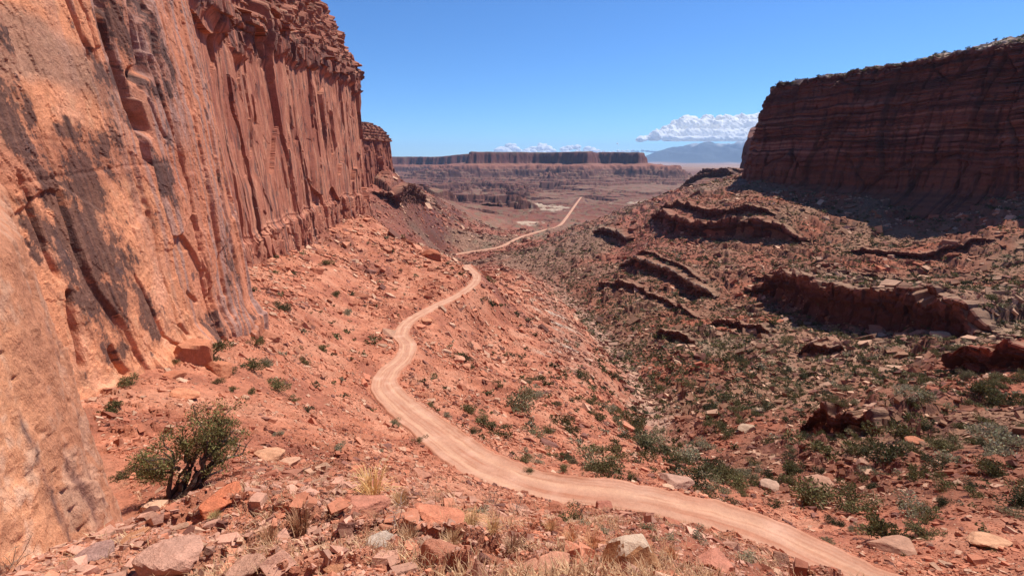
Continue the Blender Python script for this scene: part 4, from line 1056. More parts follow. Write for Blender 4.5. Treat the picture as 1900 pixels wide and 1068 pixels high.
for i, (px, py, hw, mi, colr, sq, yaw, lab) in enumerate(HERO):
    x, y, z = hit(px, min(py, 1066), 2.4)
    if py > 1066: pass
    dist = math.sqrt(x * x + y * y + z * z); _, _, dep = project(x, y, z); s = hw * dep / F
    o = grounded("boulder", BM[mi], x, y, s, yaw, .5, s * .12, colr, "boulder")
    o.color = (min(.85, colr[0] * 1.05), colr[1] * .98, colr[2] * .90, 1)
    o.scale = (s, s, s * sq); tag(o, label=lab, cat="boulder", group="loose boulders on the slopes")
    placed.append((x, y, s))
# procedural boulders: the ones that show largest
cx_, cy_, cr_ = scatter(26000, 4.0, 520)
k = (rng.random(len(cx_)) < rocky(cx_, cy_) ** 1.5) & ~behind_wall(cx_, cy_, 1.0) & visible(cx_, cy_) & (road_dist(cx_, cy_) > 4.6)
cx_, cy_, cr_ = cx_[k], cy_[k], cr_[k]
cz_ = ground(cx_, cy_); bpx, bpy_, bd = project(cx_, cy_, cz_)
k = (bpx > 5) & (bpx < 1895) & (bpy_ > 330) & (bpy_ < 1062)
cx_, cy_, cz_, bpx, bpy_, bd = [q[k] for q in (cx_, cy_, cz_, bpx, bpy_, bd)]
cnt = 0
for j in range(len(cx_)):
    if cnt >= 300 - len(HERO): break
    x, y = cx_[j], cy_[j]; s = (6.0 * (1 - RNG.random()) ** (-1 / 2.8)); s = min(s, 17) * bd[j] / F
    if s > 2.4: s = 2.4 * RNG.uniform(.7, 1)
    pxd = s * F / bd[j]
    if pxd < 5.5: continue
    if road_dist(np.array([x]), np.array([y]))[0] < 4.2 + s: continue
    if any((x - a) ** 2 + (y - b) ** 2 < (s + c) ** 2 * 1.1 for a, b, c in placed): continue
    base = ground_tone(np.array([x]), np.array([y]), np.array([cz_[j]]))[0]
    q = RNG.random(); tint = RNG.uniform(.85, 1.25)
    right = base[0] < .40
    if q < .22: colr, word = (.54 * tint, .33 * tint, .225 * tint), "pale"
    elif q < .40: colr, word = (.27 * tint, .13 * tint, .10 * tint), "dark"
    else: colr, word = tuple(base * tint), ("brown" if right else "red")
    mi = RNG.randrange(16); sq = RNG.uniform(.7, 1.15)
    o = grounded("boulder", BM[mi], x, y, s, RNG.uniform(0, 6.28), .7, s * .1, toc(colr), "boulder")
    o.scale = (s, s * RNG.uniform(.8, 1.1), s * sq)
    shape = "slab-like" if (mi % 4 == 0) else ("blocky" if mi % 4 == 3 else "angular")
    tag(o, cat="boulder", group="loose boulders on the slopes")
    b_items.append((o, bpx[j], bpy_[j], pxd, f"{word} {shape}")); placed.append((x, y, s)); cnt += 1
label_all(b_items, "boulder")
# ---------------------------------------------------------------- plants
def leaf_material(name):
    m, n, l, b = nt(name)
    oi = n.new("ShaderNodeObjectInfo"); a = n.new("ShaderNodeAttribute"); a.attribute_name = "tone"
    mx = n.new("ShaderNodeMix"); mx.data_type = 'RGBA'; mx.blend_type = 'MULTIPLY'; mx.inputs['Factor'].default_value = 1
    l.new(oi.outputs['Color'], mx.inputs[6]); l.new(a.outputs['Color'], mx.inputs[7]); l.new(mx.outputs[2], b.inputs['Base Color'])
    b.inputs['Roughness'].default_value = 0.7
    tr = n.new("ShaderNodeBsdfTranslucent"); l.new(mx.outputs[2], tr.inputs[0]); ad = n.new("ShaderNodeMixShader"); ad.inputs[0].default_value = .25
    l.new(b.outputs[0], ad.inputs[1]); l.new(tr.outputs[0], ad.inputs[2]); l.new(ad.outputs[0], n["Material Output"].inputs[0])
    return m
M_leaf = leaf_material("scrub_leaves"); M_straw = leaf_material("dry_straw"); M_bark = leaf_material("juniper_bark")
def quads(cen, dirs, ln, wd, g):
    """small leaf blades: centre, direction, length, width"""
    n = len(cen); up = g.normal(size=(n, 3)); side = np.cross(dirs, up); side /= np.linalg.norm(side, axis=1)[:, None] + 1e-9
    a = dirs * (ln / 2)[:, None]; b = side * (wd / 2)[:, None]
    v = np.stack([cen - a - b * .5, cen - a + b * .5, cen + a * .3 + b, cen + a, cen + a * .3 - b], 1).reshape(-1, 3)
    return v, np.arange(n)[:, None] * 5 + np.arange(5)[None]
def tubes(paths, sides=5):
    """paths: list of (points, radii)"""
    VV, FF = [], []; off = 0
    for p, r in paths:
        p = np.array(p, float); m = len(p); d = np.gradient(p, axis=0); d /= np.linalg.norm(d, axis=1)[:, None] + 1e-9
        up = np.where(np.abs(d[:, 2:3]) > .9, np.array([[1., 0, 0]]), np.array([[0, 0, 1.]])); s = np.cross(d, up); s /= np.linalg.norm(s, axis=1)[:, None]; t = np.cross(d, s)
        a = np.linspace(0, 2 * np.pi, sides, endpoint=False)
        v = p[:, None] + (s[:, None] * np.cos(a)[None, :, None] + t[:, None] * np.sin(a)[None, :, None]) * np.array(r)[:, None, None]
        VV.append(v.reshape(-1, 3)); i = np.arange(m - 1)[:, None] * sides + np.arange(sides)[None]; j = np.arange(m - 1)[:, None] * sides + (np.arange(sides)[None] + 1) % sides
        FF.append(np.stack([i, j, j + sides, i + sides], -1).reshape(-1, 4) + off); off += m * sides
    return np.concatenate(VV), np.concatenate(FF)
def bush_parts(seed, nleaf=420, lobes=9, leaf=.10, spread=1.0, tall=.75, up=.3, gap=.0):
    """unit-radius bush: leaf faces and stems"""
    g = np.random.default_rng(seed)
    lc = g.normal(size=(lobes, 3)) * np.array([.42, .42, .22]) * spread; lc[:, 2] = np.abs(lc[:, 2]) * 1.0 + .22 * tall
    lr_ = g.uniform(.24, .46, lobes)
    w = lr_ ** 2; idx = g.choice(lobes, nleaf, p=w / w.sum())
    d = g.normal(size=(nleaf, 3)); d /= np.linalg.norm(d, axis=1)[:, None]
    c = lc[idx] + d * (lr_[idx] * g.random(nleaf) ** .35)[:, None] * np.array([1, 1, tall])
    c[:, 2] = np.maximum(c[:, 2], .02)
    dr = d * .7 + g.normal(size=(nleaf, 3)) * .5 + np.array([0, 0, up]); dr /= np.linalg.norm(dr, axis=1)[:, None]
    v, f = quads(c, dr, leaf * g.uniform(.6, 1.4, nleaf), leaf * .5 * g.uniform(.6, 1.3, nleaf), g)
    tone = np.repeat(g.uniform(.55, 1.45, nleaf)[:, None] * (np.array([1, 1, 1]) + g.normal(size=(nleaf, 3)) * .06), 5, 0)
    st = []
    for q in lc:
        st.append(([(0, 0, -.1), tuple(q * .45 + np.array([0, 0, .04])), tuple(q)], [.045, .03, .012]))
    sv, sf = tubes(st, 4)
    return v, f, tone, sv, sf
def bush_mesh(seed, **k):
    v, f, tone, sv, sf = bush_parts(seed, **k)
    V_ = np.concatenate([v, sv]); T2 = np.concatenate([tone, np.tile([[1.1, .75, .6]], (len(sv), 1))])
    return make_mesh("shrub", V_, [f, sf + len(v)], mats=[M_leaf, M_leaf], fmat=np.zeros(len(f) + len(sf)), attrs={"tone": T2})
BU = [bush_mesh(1100 + i, nleaf=(1300, 1000, 1500, 800)[i % 4], lobes=(8, 6, 12, 7)[i % 4], leaf=(.095, .09, .085, .10)[i % 4], tall=(.8, 1.0, .7, .6)[i % 4]) for i in range(10)]
GREENS = [((.098, .084, .032), "dark green"), ((.14, .122, .050), "olive green"), ((.060, .058, .026), "very dark green"), ((.25, .225, .145), "grey-green"), ((.19, .165, .090), "dusty green")]
def vegetated(x, y):
    wx = np.interp(y, [30, 49, 61, 88, 210, 315, 445, 605, 900], [60, 46, 36, 40, 60, 62, 50, 12, -60])
    sd = x - wx; p = fbm(x / 22, y / 22, 181, 4)
    r = np.hypot(x, y)
    v = .95 * np.exp(-((sd - 12) / (16 + r * .09)) ** 2) + .85 * sstep(-5, 30, sd) + .05
    v = v * np.clip(.65 + 1.1 * p, .1, 1.4)
    v = v * (1 - .945 * sstep(250, 120, r))
    v = np.where((sd < -8), .008 + .10 * sstep(-35, -8, sd) * sstep(0, .3, p + .15) * sstep(60, 130, r), v)
    v = v * (.12 + .88 * sstep(36, 62, r))
    return np.clip(v, 0, 1)
vx, vy, vr = scatter(180000, 38, 950)
k = (rng.random(len(vx)) < vegetated(vx, vy)) & ~behind_wall(vx, vy, 0.8) & visible(vx, vy) & (road_dist(vx, vy) > 4.2)
vx, vy, vr = vx[k], vy[k], vr[k]
vz = ground(vx, vy); gpx, gpy, gd = project(vx, vy, vz)
ok = (gpx > -20) & (gpx < 1920) & (gpy < 1080)
vx, vy, vz, gpx, gpy, gd = [q[ok] for q in (vx, vy, vz, gpx, gpy, gd)]
vs_ = np.minimum(rng.lognormal(-.30, .5, len(vx)), 2.8) * (1 + .40 * sstep(50, 200, vr[ok])) * (1 + .75 * sstep(170, 90, vr[ok]) * sstep(42, 60, vr[ok]) * (vx > 0))      # radius in metres
show = vs_ * F / gd
# thin out: no two crowns on top of each other
order = np.argsort(-show); keep = []; cellmap = {}
for j in order:
    cxk, cyk = int(vx[j] // 3), int(vy[j] // 3); bad = False
    for a in (-1, 0, 1):
        for b in (-1, 0, 1):
            for q in cellmap.get((cxk + a, cyk + b), ()):
                if (vx[j] - vx[q]) ** 2 + (vy[j] - vy[q]) ** 2 < (.62 * (vs_[j] + vs_[q])) ** 2: bad = True; break
            if bad: break
        if bad: break
    if bad: continue
    cellmap.setdefault((cxk, cyk), []).append(j); keep.append(j)
keep = np.array(keep)
v_items = []
HEROSH = [ # px, py foot, radius px, mesh, colour index, height factor, label
 (205,768,30,0,0,.9,"dense dark green shrub in the gap right of the leaning slab"),(243,715,22,1,1,1.2,"leggy olive shrub against the varnished cliff foot"),
 (318,672,16,4,1,.9,"small bright green juniper bush perched on broken cliff blocks"),(465,680,34,2,0,.7,"wide low shrub at the foot of the cliff's dark cleft"),(495,676,20,6,3,.8,"grey-green shrub touching the wide low shrub by the cleft"),
 (430,725,13,3,1,.9,"small green shrub below the huge broken block"),(468,728,15,5,0,.8,"round green shrub on the talus edge below the cleft"),(545,745,15,8,1,.8,"low green shrub on open talus left of the broad bend"),
 (255,880,32,2,0,.7,"low dense green bush left of the twisted juniper"),(280,940,22,5,1,1.0,"bright green grassy bush at the juniper's roots"),
 (625,832,20,3,3,.7,"silvery sage cushion on red soil above the straw grass"),(507,808,9,7,3,.9,"tiny grey sage tuft, left one of a pair on bare soil"),(525,803,8,9,3,.9,"tiny grey sage tuft, right one of a pair on bare soil"),
 (708,838,11,3,3,.9,"grey sage tuft on the slope left of the straight road"),(730,790,17,6,4,.7,"drooping shrub on the inner edge of the broad bend"),
 (925,718,12,4,0,1.1,"dark green bush alone on the orange talus"),(1030,752,12,0,0,1.0,"round dark bush low on the orange talus"),(875,683,8,1,0,1.1,"small bush tucked behind the pale pink talus block"),
 (1055,964,30,1,1,1.1,"green leafy shrub with bare stems in front of the dip in the road"),(985,874,13,6,1,.7,"bright green shrub on the far verge of the straight road"),
 (1105,874,28,2,0,.8,"large dark green shrub on the verge beyond the dip"),(895,955,28,3,3,.6,"grey-green sage behind the pale peach boulder"),
 (1125,990,20,3,3,.7,"round grey sage behind the white-topped boulder"),(1195,980,24,9,4,.7,"dull sage bush beside the near road edge"),(1085,975,18,7,3,.7,"low sage left of the round grey sage"),
 (1245,1000,18,3,3,.7,"sage tuft on the near side of the lower road"),(1290,1000,22,7,3,.8,"straggling sage with dead twigs by the lower road"),(1390,1045,26,9,3,.6,"silvery sage drooping at the road's near edge"),
 (1215,1000,12,5,1,.7,"small green tuft on the crest above the road"),(1575,945,38,2,0,.9,"big round dark green bush in the hollow above the road's end"),(1620,985,34,4,1,1.0,"tall olive juniper bush above the road's end"),
 (1820,730,30,0,0,1.2,"large dark juniper under the smooth red outcrop"),(1850,745,26,4,0,1.1,"second dark juniper overlapping the one under the red outcrop"),(1690,755,20,8,0,1.0,"dark bush on the open slope left of the large junipers"),
 (1460,880,30,6,0,1.0,"large dark bush in the thick scrub above the lower road"),(1720,1000,30,2,1,.7,"spreading green shrub beside the road's end boulder"),(1335,912,26,2,4,.7,"wide shrub among the large verge boulders"),
]
def bush_at(me, x, y, s, hf, col_, name="shrub"):
    o = bpy.data.objects.new(name, me); link(o); o.location = (x, y, gnd1(x, y) - .06 * s); o.rotation_euler = (0, 0, RNG.uniform(0, 6.28))
    o.scale = (s, s, s * hf); k_ = RNG.uniform(.85, 1.2); o.color = (*[q * k_ for q in col_], 1); return o
for px, py, rad, mi, ci, hf, lab in HEROSH:
    x, y, z = hit(px, py, 3.0); _, _, dep = project(x, y, z); s = rad * dep / F * 1.1
    o = bush_at(BU[mi], x, y, s, hf, GREENS[ci][0]); tag(o, label=lab, cat="shrub", group="desert shrubs on the slopes"); placed.append((x, y, s * .6))
nind = 300 - len(HEROSH)
lead = keep[:nind]; rest = keep[nind:]
for j in lead:
    ci = RNG.choices(range(5), (5, 3, 3, 1.5, 1.5))[0]; mi = RNG.randrange(10)
    o = bush_at(BU[mi], vx[j], vy[j], vs_[j], RNG.uniform(.75, 1.15), GREENS[ci][0]); tag(o, cat="shrub", group="desert shrubs on the slopes")
    v_items.append((o, gpx[j], gpy[j], show[j], GREENS[ci][1]))
label_all(v_items, "shrub")
# the countless rest, as one mass
small = [bush_parts(1200 + i, nleaf=60, lobes=6, leaf=.36, tall=.8) for i in range(8)]
VV, FF, TT_ = [], [], []; off = 0
rest = rest[:12000]
for j in rest:
    v, f, tone, _, _ = small[RNG.randrange(8)]; a = RNG.uniform(0, 6.28); c, s_ = math.cos(a), math.sin(a); s = vs_[j]
    w = np.stack([(v[:, 0] * c - v[:, 1] * s_) * s + vx[j], (v[:, 0] * s_ + v[:, 1] * c) * s + vy[j], v[:, 2] * s * RNG.uniform(.8, 1.1) + vz[j]], 1)
    VV.append(w); FF.append(f + off); off += len(v); g_ = np.array(GREENS[RNG.choices(range(5), (5, 3, 3, 1.5, 1.5))[0]][0]); TT_.append(tone * g_)
scrub = make_obj("scrub", np.concatenate(VV), np.concatenate(FF), M_leaf, attrs={"tone": np.concatenate(TT_)}); tag(scrub, kind="stuff")
# scrub on the rim of the butte
VV, FF, TT_ = [], [], []; off = 0
nr_b = BV.shape[0]
for q in range(1000):
    i = 330 + int((RNG.random() ** 1.3) * 45); j = RNG.randrange(int(BV.shape[1] * .3), BV.shape[1]); p = BV[i, j]
    v, f, tone, _, _ = small[RNG.randrange(8)]; s = RNG.uniform(1.0, 3.0)
    VV.append(v * s + p); FF.append(f + off); off += len(v); TT_.append(tone * np.array(GREENS[RNG.randrange(3)][0]))
rim = make_obj("rim_scrub", np.concatenate(VV), np.concatenate(FF), M_leaf, attrs={"tone": np.concatenate(TT_)}); tag(rim, kind="stuff")
# ---------------------------------------------------------------- the twisted juniper in the foreground
def local_frame(px, py, zlift=0):
    x, y, z = hit(px, py, 3.0); return np.array([x, y, z]), project(x, y, z)[2]
jb, jd = local_frame(318, 930)
U = jd / F                                    # metres per photo pixel there
RT = np.array([cP * 0 + math.cos(math.atan2(-jb[0], jb[1])), math.sin(math.atan2(-jb[0], jb[1])), 0])   # to the right as seen
BK = np.array([-RT[1], RT[0], 0])
def J(dx, dy, dep=0.0): return jb + RT * dx * U * 1.12 + np.array([0, 0, 1]) * dy * U * .76 + BK * dep
JR = random.Random(5); g5 = np.random.default_rng(5)
def wander(p, q, n, amp):
    p, q = np.array(p), np.array(q); o = []
    ph = g5.normal(size=3)
    for k in range(n + 1):
        t = k / n; o.append(p * (1 - t) + q * t + amp * math.sin(math.pi * t) * np.array([math.sin(5 * t + ph[0]), math.sin(4 * t + ph[1]), math.sin(6 * t + ph[2])]))
    return o
juniper = bpy.data.objects.new("juniper_tree", None); link(juniper); juniper.location = jb
tag(juniper, label="twisted juniper with dark split trunk and ragged green crown beside the leaning slab", cat="tree")
trunk = []
for k in range(15):                            # fluted, splayed strands of an old trunk
    a = k / 14.0
    p0 = J(-8 + 34 * a + JR.uniform(-4, 4), -8, JR.uniform(-.25, .25)); p1 = J(18 + 42 * a, 40 + JR.uniform(-10, 12), JR.uniform(-.15, .3)); p2 = J(30 + 44 * a + JR.uniform(-8, 8), 78 + JR.uniform(-10, 16), JR.uniform(-.2, .4))
    pts_ = wander(p0, p1, 5, .06)[:-1] + wander(p1, p2, 5, .07)
    n_p = len(pts_); trunk.append((pts_, list(np.linspace(.085, .03, n_p) * JR.uniform(.7, 1.2))))
main = [J(-2, -6), J(0, 30, .05), J(8, 66, .1), J(14, 104, .1), J(5, 128, .2)]
trunk.append((main, [.09, .07, .05, .04, .02]))
# crown limbs and their leafy ends: pixel offsets from the foot
limbs = [((60,60),(100,74)),((50,50),(84,52)),((64,70),(118,92)),((10,60),(-34,92)),((20,70),(-14,80)),((14,90),(-28,118)),((14,90),(-20,150)),((14,95),(10,150)),((30,80),(30,142)),((40,84),(52,165)),((52,84),(72,186)),((60,84),(84,160)),((60,80),(100,140)),((66,78),(106,112)),((56,76),(88,102)),((40,80),(60,120)),((20,80),(-8,104)),((30,78),(30,110)),((58,80),(58,205)),((62,84),(96,172))]
tips = []
for (a, b) in limbs:
    d0, d1 = JR.uniform(-.1, .3), JR.uniform(-.5, .8)
    p = wander(J(*a, d0), J(*b, d1), 6, .08); trunk.append((p, list(np.linspace(.045, .012, 7))))
    for q in range(5):
        t = p[3 + q % 4]; e = t + g5.normal(size=3) * .26 + np.array([0, 0, .08]); trunk.append(([t, (t + e) / 2 + g5.normal(size=3) * .03, e], [.012, .008, .004])); tips.append(e); tips.append((t + e) / 2)
tv, tf = tubes(trunk, 6)
bark_t = np.ones((len(tv), 3)) * g5.uniform(.6, 1.4, (len(tv), 1))
o = make_obj("trunk", tv - jb, tf, M_bark, juniper, attrs={"tone": bark_t}); o.color = (.105, .068, .055, 1)
def leaf_cloud(points, n_each, rad, ln, g, flat=1.0):
    C_ = np.repeat(np.array(points), n_each, 0); n = len(C_)
    d = g.normal(size=(n, 3)); d /= np.linalg.norm(d, axis=1)[:, None]
    c = C_ + d * (rad * g.random(n) ** .5)[:, None] * np.array([1, 1, flat])
    dr = d + g.normal(size=(n, 3)) * .6 + np.array([0, 0, .5]); dr /= np.linalg.norm(dr, axis=1)[:, None]
    v, f = quads(c, dr, ln * g.uniform(.6, 1.5, n), ln * .35 * g.uniform(.6, 1.4, n), g)
    tone = np.repeat(np.repeat(g.uniform(.6, 1.35, len(points)), n_each)[:, None] * g.uniform(.7, 1.35, (n, 1)) * np.ones((1, 3)), 5, 0)
    return v, f, tone
cv, cf, ct = leaf_cloud(tips[::1], 52, .24, .075, g5)
o = make_obj("crown", cv - jb, cf, M_leaf, juniper, attrs={"tone": ct}); o.color = (.17, .15, .055, 1)
# dead limb sweeping right from the trunk
dl = [([J(40, 30, .1), J(64, 44, .2), J(90, 46, .3), J(112, 42, .3)], [.07, .055, .04, .025]), ([J(96, 46, .3), J(108, 62, .3), J(112, 80, .35)], [.028, .018, .008]), ([J(112, 42, .3), J(122, 66, .3), J(134, 84, .25)], [.026, .016, .006]), ([J(108, 60, .3), J(102, 74, .4)], [.012, .004]), ([J(120, 62, .3), J(118, 78, .3)], [.012, .004]), ([J(34, 20, .1), J(58, 22, .2), J(80, 18, .3)], [.06, .045, .02])]
dl2 = []
for p, r in dl:
    p = catmull(p, .12); dl2.append((p, np.interp(np.linspace(0, 1, len(p)), np.linspace(0, 1, len(r)), r)))
dv, df = tubes(dl2, 6)
o = make_obj("dead_limb", dv - jb, df, M_bark, juniper, attrs={"tone": np.ones((len(dv), 3))}); o.color = (.24, .17, .14, 1)

# ---------------------------------------------------------------- dry grass and dead twigs near the camera
def tuft_mesh(name, seed, n, height, spread, lean=.5, width=.008, base_r=.25):
    g = np.random.default_rng(seed); a = g.uniform(0, 6.28, n); br = base_r * np.sqrt(g.random(n)); h = height * g.uniform(.45, 1.1, n)
    b = np.stack([np.cos(a) * br, np.sin(a) * br, -.03 * np.ones(n)], 1); out = np.stack([np.cos(a + g.normal(0, .5, n)), np.sin(a + g.normal(0, .5, n)), np.zeros(n)], 1)
    k = (lean * g.uniform(.2, 1.3, n) * spread)[:, None]; up = np.array([0, 0, 1.])
    m1 = b + up * (h * .5)[:, None] + out * k * .25; m2 = b + up * (h * .85)[:, None] + out * k * .65; tp = b + up * (h * g.uniform(.85, 1.05, n))[:, None] + out * k * 1.1
    sd = np.cross(out, up) * (width * g.uniform(.6, 1.4, n))[:, None]
    v = np.stack([b - sd, b + sd, m1 + sd, m1 - sd, m2 + sd * .7, m2 - sd * .7, tp], 1).reshape(-1, 3); o7 = np.arange(n)[:, None] * 7
    tone = np.repeat(g.uniform(.65, 1.3, n)[:, None] * np.ones((1, 3)), 7, 0)
    return make_mesh(name, v, [o7 + np.array([[0, 1, 2, 3]]), o7 + np.array([[3, 2, 4, 5]]), o7 + np.array([[5, 4, 6]])], M_straw, attrs={"tone": tone})
TU = [tuft_mesh("grass_tuft", 1300 + i, (240, 150, 190)[i % 3], (1.0, .75, .9)[i % 3], (.7, 1.0, .8)[i % 3], width=.010) for i in range(6)]
def place_tuft(me, px, py, rad, col_, lab, name="grass_tuft", cat="grass tuft", group="dry grass tufts near the viewpoint", zs=1.0):
    x, y, z = hit(px, py, 2.2); dep = project(x, y, z)[2]; s = rad * dep / F
    o = bpy.data.objects.new(name, me); link(o); o.location = (x, y, gnd1(x, y)); o.rotation_euler = (0, 0, RNG.uniform(0, 6)); o.scale = (s, s, s * zs); o.color = (*col_, 1)
    tag(o, label=lab, cat=cat, group=group); return o
HT = [(690,918,62,1,(.55,.42,.22),1.15,"tall dense straw-yellow grass clump standing on the knoll's edge"),(745,938,34,2,(.42,.31,.19),1.1,"thin straw clump leaning right beside the tall straw grass"),
 (875,975,38,1,(.46,.36,.20),1.1,"pale yellow grass clump behind the pale peach boulder"),(915,985,34,4,(.44,.34,.20),1.0,"ragged straw clump right of the pale yellow grass clump"),
 (560,985,50,3,(.34,.22,.15),1.0,"wide tangled brown brush left of the whitish rock"),(500,1005,40,5,(.36,.23,.15),.9,"brown dry brush at the left end of the tangle"),(610,960,36,1,(.40,.28,.20),.9,"pinkish dry brush behind the wide brown tangle"),
 (1100,1015,40,4,(.50,.32,.20),1.0,"orange-straw grass left of the white-topped boulder"),(1060,1005,32,2,(.50,.32,.20),.9,"small orange-straw grass farther left of the white-topped boulder"),(1245,1035,26,0,(.48,.30,.18),.9,"short straw grass right of the white-topped boulder"),
 (760,1000,36,5,(.38,.27,.19),.9,"brown grass in front of the long smooth pink slab"),(950,1025,40,3,(.38,.28,.21),.9,"grey-brown dry brush above the flat pink slab"),(840,1010,34,1,(.36,.26,.16),.9,"dark-tipped dry grass below the pale peach boulder"),
 (1185,1064,22,2,(.55,.40,.26),1.2,"few bright stems rising in front of the white-topped boulder"),(1020,985,28,5,(.46,.33,.20),1.0,"straw tuft on the crest before the green leafy shrub"),(400,965,24,3,(.34,.30,.16),.7,"sparse tuft under the broad orange slab")]
for px, py, rad, mi, cc, zs, lab in HT: place_tuft(TU[mi], px, py, rad, (cc[0] * 1.3, cc[1] * 1.08, cc[2] * .9), lab, zs=zs)
def twig_mesh(seed, n, height, spread):
    g = np.random.default_rng(seed); P_ = []
    for k in range(n):
        a = g.uniform(0, 6.28); d = np.array([math.cos(a), math.sin(a), 0]) * spread * g.uniform(.3, 1); top = d + np.array([0, 0, height * g.uniform(.5, 1.1)])
        mid = top * .5 + g.normal(size=3) * .07; P_.append(([np.array([0, 0, -.05]), mid, top], [.016, .011, .005]))
        for q in range(5):
            s0 = mid + (top - mid) * g.random(); e = s0 + g.normal(size=3) * np.array([.16, .16, .12]) + np.array([0, 0, .12]); P_.append(([s0, (s0 + e) / 2 + g.normal(size=3) * .015, e], [.008, .005, .003]))
    v, f = tubes(P_, 4)
    return make_mesh("dead_shrub", v, f, M_bark, attrs={"tone": np.ones((len(v), 3))})
TW = [twig_mesh(1400 + i, (7, 4, 10)[i % 3], 1.0, (.5, .25, .8)[i % 3]) for i in range(4)]
for px, py, rad, mi, cc, lab in [(915,938,42,0,(.22,.17,.14),"leafless grey shrub in front of the straight road"),(960,955,34,2,(.30,.24,.20),"tangle of grey dead roots on the knoll's crest"),
  (735,985,62,1,(.55,.44,.36),"tall thin bleached stalks left of the long smooth pink slab"),(1072,965,36,3,(.25,.17,.13),"bare brown twigs under the green leafy shrub"),(1452,1045,24,1,(.25,.18,.15),"bare forked twig beside the dark splinter of rock"),
  (15,1060,60,2,(.40,.28,.2),"dry twigs at the bottom left corner against the leaning slab"),(1420,935,20,0,(.2,.15,.12),"dark dead bush on the road's far verge"),(430,900,20,3,(.25,.18,.14),"small dead twigs right of the juniper's dead limb")]:
    place_tuft(TW[mi], px, py, rad, cc, lab, name="dead_shrub", cat="dead shrub", group="leafless shrubs near the viewpoint")
# thin dry ground cover, uncountable
gx, gy, gr = scatter(5500, 3.2, 22, 52)
k = (rng.random(5500) < sstep(-.15, .35, fbm(gx / 1.6, gy / 1.6, 191, 3))) & ~behind_wall(gx, gy, .3) & (road_dist(gx, gy) > 4.5); gx, gy, gr = gx[k], gy[k], gr[k]
gz = ground(gx, gy); per = 9; n = len(gx) * per
ix = np.repeat(np.arange(len(gx)), per); a = rng.uniform(0, 6.28, n); hh = rng.uniform(.06, .24, n)
b = np.stack([gx[ix] + rng.normal(0, .07, n), gy[ix] + rng.normal(0, .07, n), gz[ix] - .02], 1); out = np.stack([np.cos(a), np.sin(a), np.zeros(n)], 1)
sd = np.stack([-np.sin(a), np.cos(a), np.zeros(n)], 1) * .005; m1 = b + np.array([0, 0, 1.]) * (hh * .6)[:, None] + out * (hh * .3)[:, None]; tp = b + np.array([0, 0, 1.]) * hh[:, None] + out * (hh * .8)[:, None]
v = np.stack([b - sd, b + sd, m1 + sd, m1 - sd, tp], 1).reshape(-1, 3); o5 = np.arange(n)[:, None] * 5
pal = np.array([(.56, .36, .20), (.42, .25, .14), (.66, .46, .27), (.36, .22, .13)])[rng.integers(0, 4, len(gx))][ix] * rng.uniform(.7, 1.3, (n, 1))
dg = make_obj("dry_grass", v, [o5 + np.array([[0, 1, 2, 3]]), o5 + np.array([[3, 2, 4]])], M_straw, attrs={"tone": np.repeat(pal, 5, 0)}); tag(dg, kind="stuff")

# ---------------------------------------------------------------- clouds, 60 km off
m = bpy.data.materials.new("cloud_vapour"); m.use_nodes = True; n, l = m.node_tree.nodes, m.node_tree.links
n.remove(n["Principled BSDF"]); df_ = n.new("ShaderNodeBsdfDiffuse"); tr = n.new("ShaderNodeBsdfTranslucent"); ms = n.new("ShaderNodeMixShader"); ms.inputs[0].default_value = .45
for q in (df_, tr): q.inputs[0].default_value = (.98, .98, .98, 1)
l.new(df_.outputs[0], ms.inputs[1]); l.new(tr.outputs[0], ms.inputs[2]); l.new(ms.outputs[0], n["Material Output"].inputs[0]); M_cloud = m
CV, CFc = ico(4)
def cloud(lobes, lab, Yd=60000, name="cloud"):
    """lobes: centre pixel and radius in photo pixels"""
    VV, FF = [], []; off = 0; yb0 = max(q[1] for q in lobes)
    for k, (px, py, rr, fl) in enumerate(lobes):
        c = np.array(PY(px, py, Yd + (yb0 - py) * 260 + RNG.uniform(-1, 1) * rr * 30)); r = rr * Yd / F
        d = CV; q = d * 2.3 + k * 3.7
        n1 = noise(q[:, 0] + q[:, 2] * .8, q[:, 1] - q[:, 2] * .7, 800 + k) ; n2 = np.abs(noise(q[:, 0] * 2.4 + q[:, 2] * 2, q[:, 1] * 2.4 - q[:, 2] * 1.7, 820 + k)); n3 = np.abs(noise(q[:, 0] * 5.5 + q[:, 2] * 5, q[:, 1] * 5.5 - q[:, 2] * 4.4, 840 + k))
        v = d * (r * (.75 + .35 * n1 + .34 * n2 + .10 * n3))[:, None]; v[:, 2] *= fl; v[:, 2] = np.where(v[:, 2] < -r * .32, -r * .32 + (v[:, 2] + r * .32) * .3, v[:, 2])
        VV.append(v + c); FF.append(CFc + off); off += len(v)
    V_ = np.concatenate(VV); c0 = V_.mean(0)
    o = make_obj(name, V_ - c0, np.concatenate(FF), M_cloud, smooth=True); o.location = c0
    rm = o.modifiers.new("shell", 'REMESH'); rm.mode = 'VOXEL'; rm.voxel_size = 110; rm.use_smooth_shade = True
    tag(o, label=lab, cat="cloud", group="cumulus clouds along the horizon")
R2_ = random.Random(3)
def heap(x0, x1, yb, top, n, r0, r1):
    L = []
    for k in range(n):
        x = R2_.uniform(x0, x1); t = top(x); r = R2_.uniform(r0, r1); y = yb - (yb - t - r * .5) * R2_.random() ** .6; L.append((x, y, r, R2_.uniform(.7, 1)))
    return L
big_top = lambda x: np.interp(x, [1205, 1225, 1245, 1265, 1285, 1300, 1345, 1380, 1405, 1500], [256, 240, 232, 217, 213, 216, 209, 208, 210, 215])
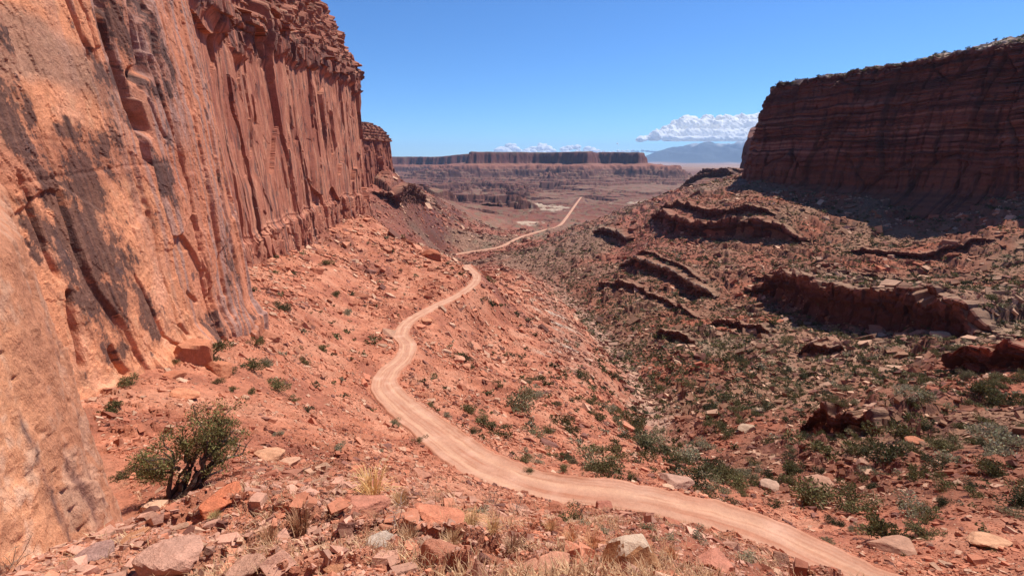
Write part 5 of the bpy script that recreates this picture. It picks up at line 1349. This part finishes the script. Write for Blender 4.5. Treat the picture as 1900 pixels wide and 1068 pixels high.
cloud(heap(1215, 1440, 258, big_top, 90, 7, 14) + [(x, 244 - 8 * (x > 1260), 19, .8) for x in range(1262, 1440, 16)] + [(x, 250, 14, .8) for x in range(1250, 1440, 14)] + [(x, 258, 12, .45) for x in range(1245, 1440, 12)], "large flat-based white cloud rising behind the butte")
cloud(heap(1178, 1210, 263, lambda x: 252, 12, 4, 7), "small round white puff left of the large cloud")
cloud(heap(918, 965, 284, lambda x: np.interp(x, [915, 935, 945, 955, 965], [276, 270, 263, 266, 278]), 20, 4, 8), "leftmost small white cloud peeping over the far mesa")
cloud(heap(968, 1030, 286, lambda x: np.interp(x, [968, 1005, 1030], [280, 262, 280]), 24, 4, 8), "peaked white cloud behind the middle of the far mesa")
cloud(heap(1042, 1112, 286, lambda x: np.interp(x, [1042, 1062, 1085, 1112], [274, 267, 267, 280]), 26, 4, 8), "broad low white cloud over the right half of the far mesa")
cloud([(x, 283 - 3 * R2_.random(), 4, .6) for x in range(1120, 1260, 9)], "thin broken strip of cloud resting on the mesa's right end")
cloud([(1146, 267, 2.5, 1), (1148, 270, 2, 1)], "tiny isolated wisp of cloud right of the low white clouds")
cloud([(x, 272, 5, .4) for x in range(1330, 1400, 8)], "pale strip of cloud between the mountains and the large cloud", Yd=64000)
# ---------------------------------------------------------------- haze
m = bpy.data.materials.new("haze_air"); m.use_nodes = True
n_, l_ = m.node_tree.nodes, m.node_tree.links
n_.remove(n_["Principled BSDF"])
pv = n_.new("ShaderNodeVolumePrincipled"); pv.inputs['Color'].default_value = (0.42, 0.66, 1.0, 1); pv.inputs['Density'].default_value = 1.9e-5
l_.new(pv.outputs[0], n_["Material Output"].inputs['Volume'])
hx, z0, z1 = 46000, float(Z.min()) - 1, float(Z.max()) + 30
bx = np.array([(x, y, z) for z in (z0, z1) for y in (-hx, hx) for x in (-hx, hx)], float)
haze = make_obj("haze", bx, np.array([(0, 2, 3, 1), (4, 5, 7, 6), (0, 1, 5, 4), (2, 6, 7, 3), (0, 4, 6, 2), (1, 3, 7, 5)]), m)
tag(haze, kind="stuff")
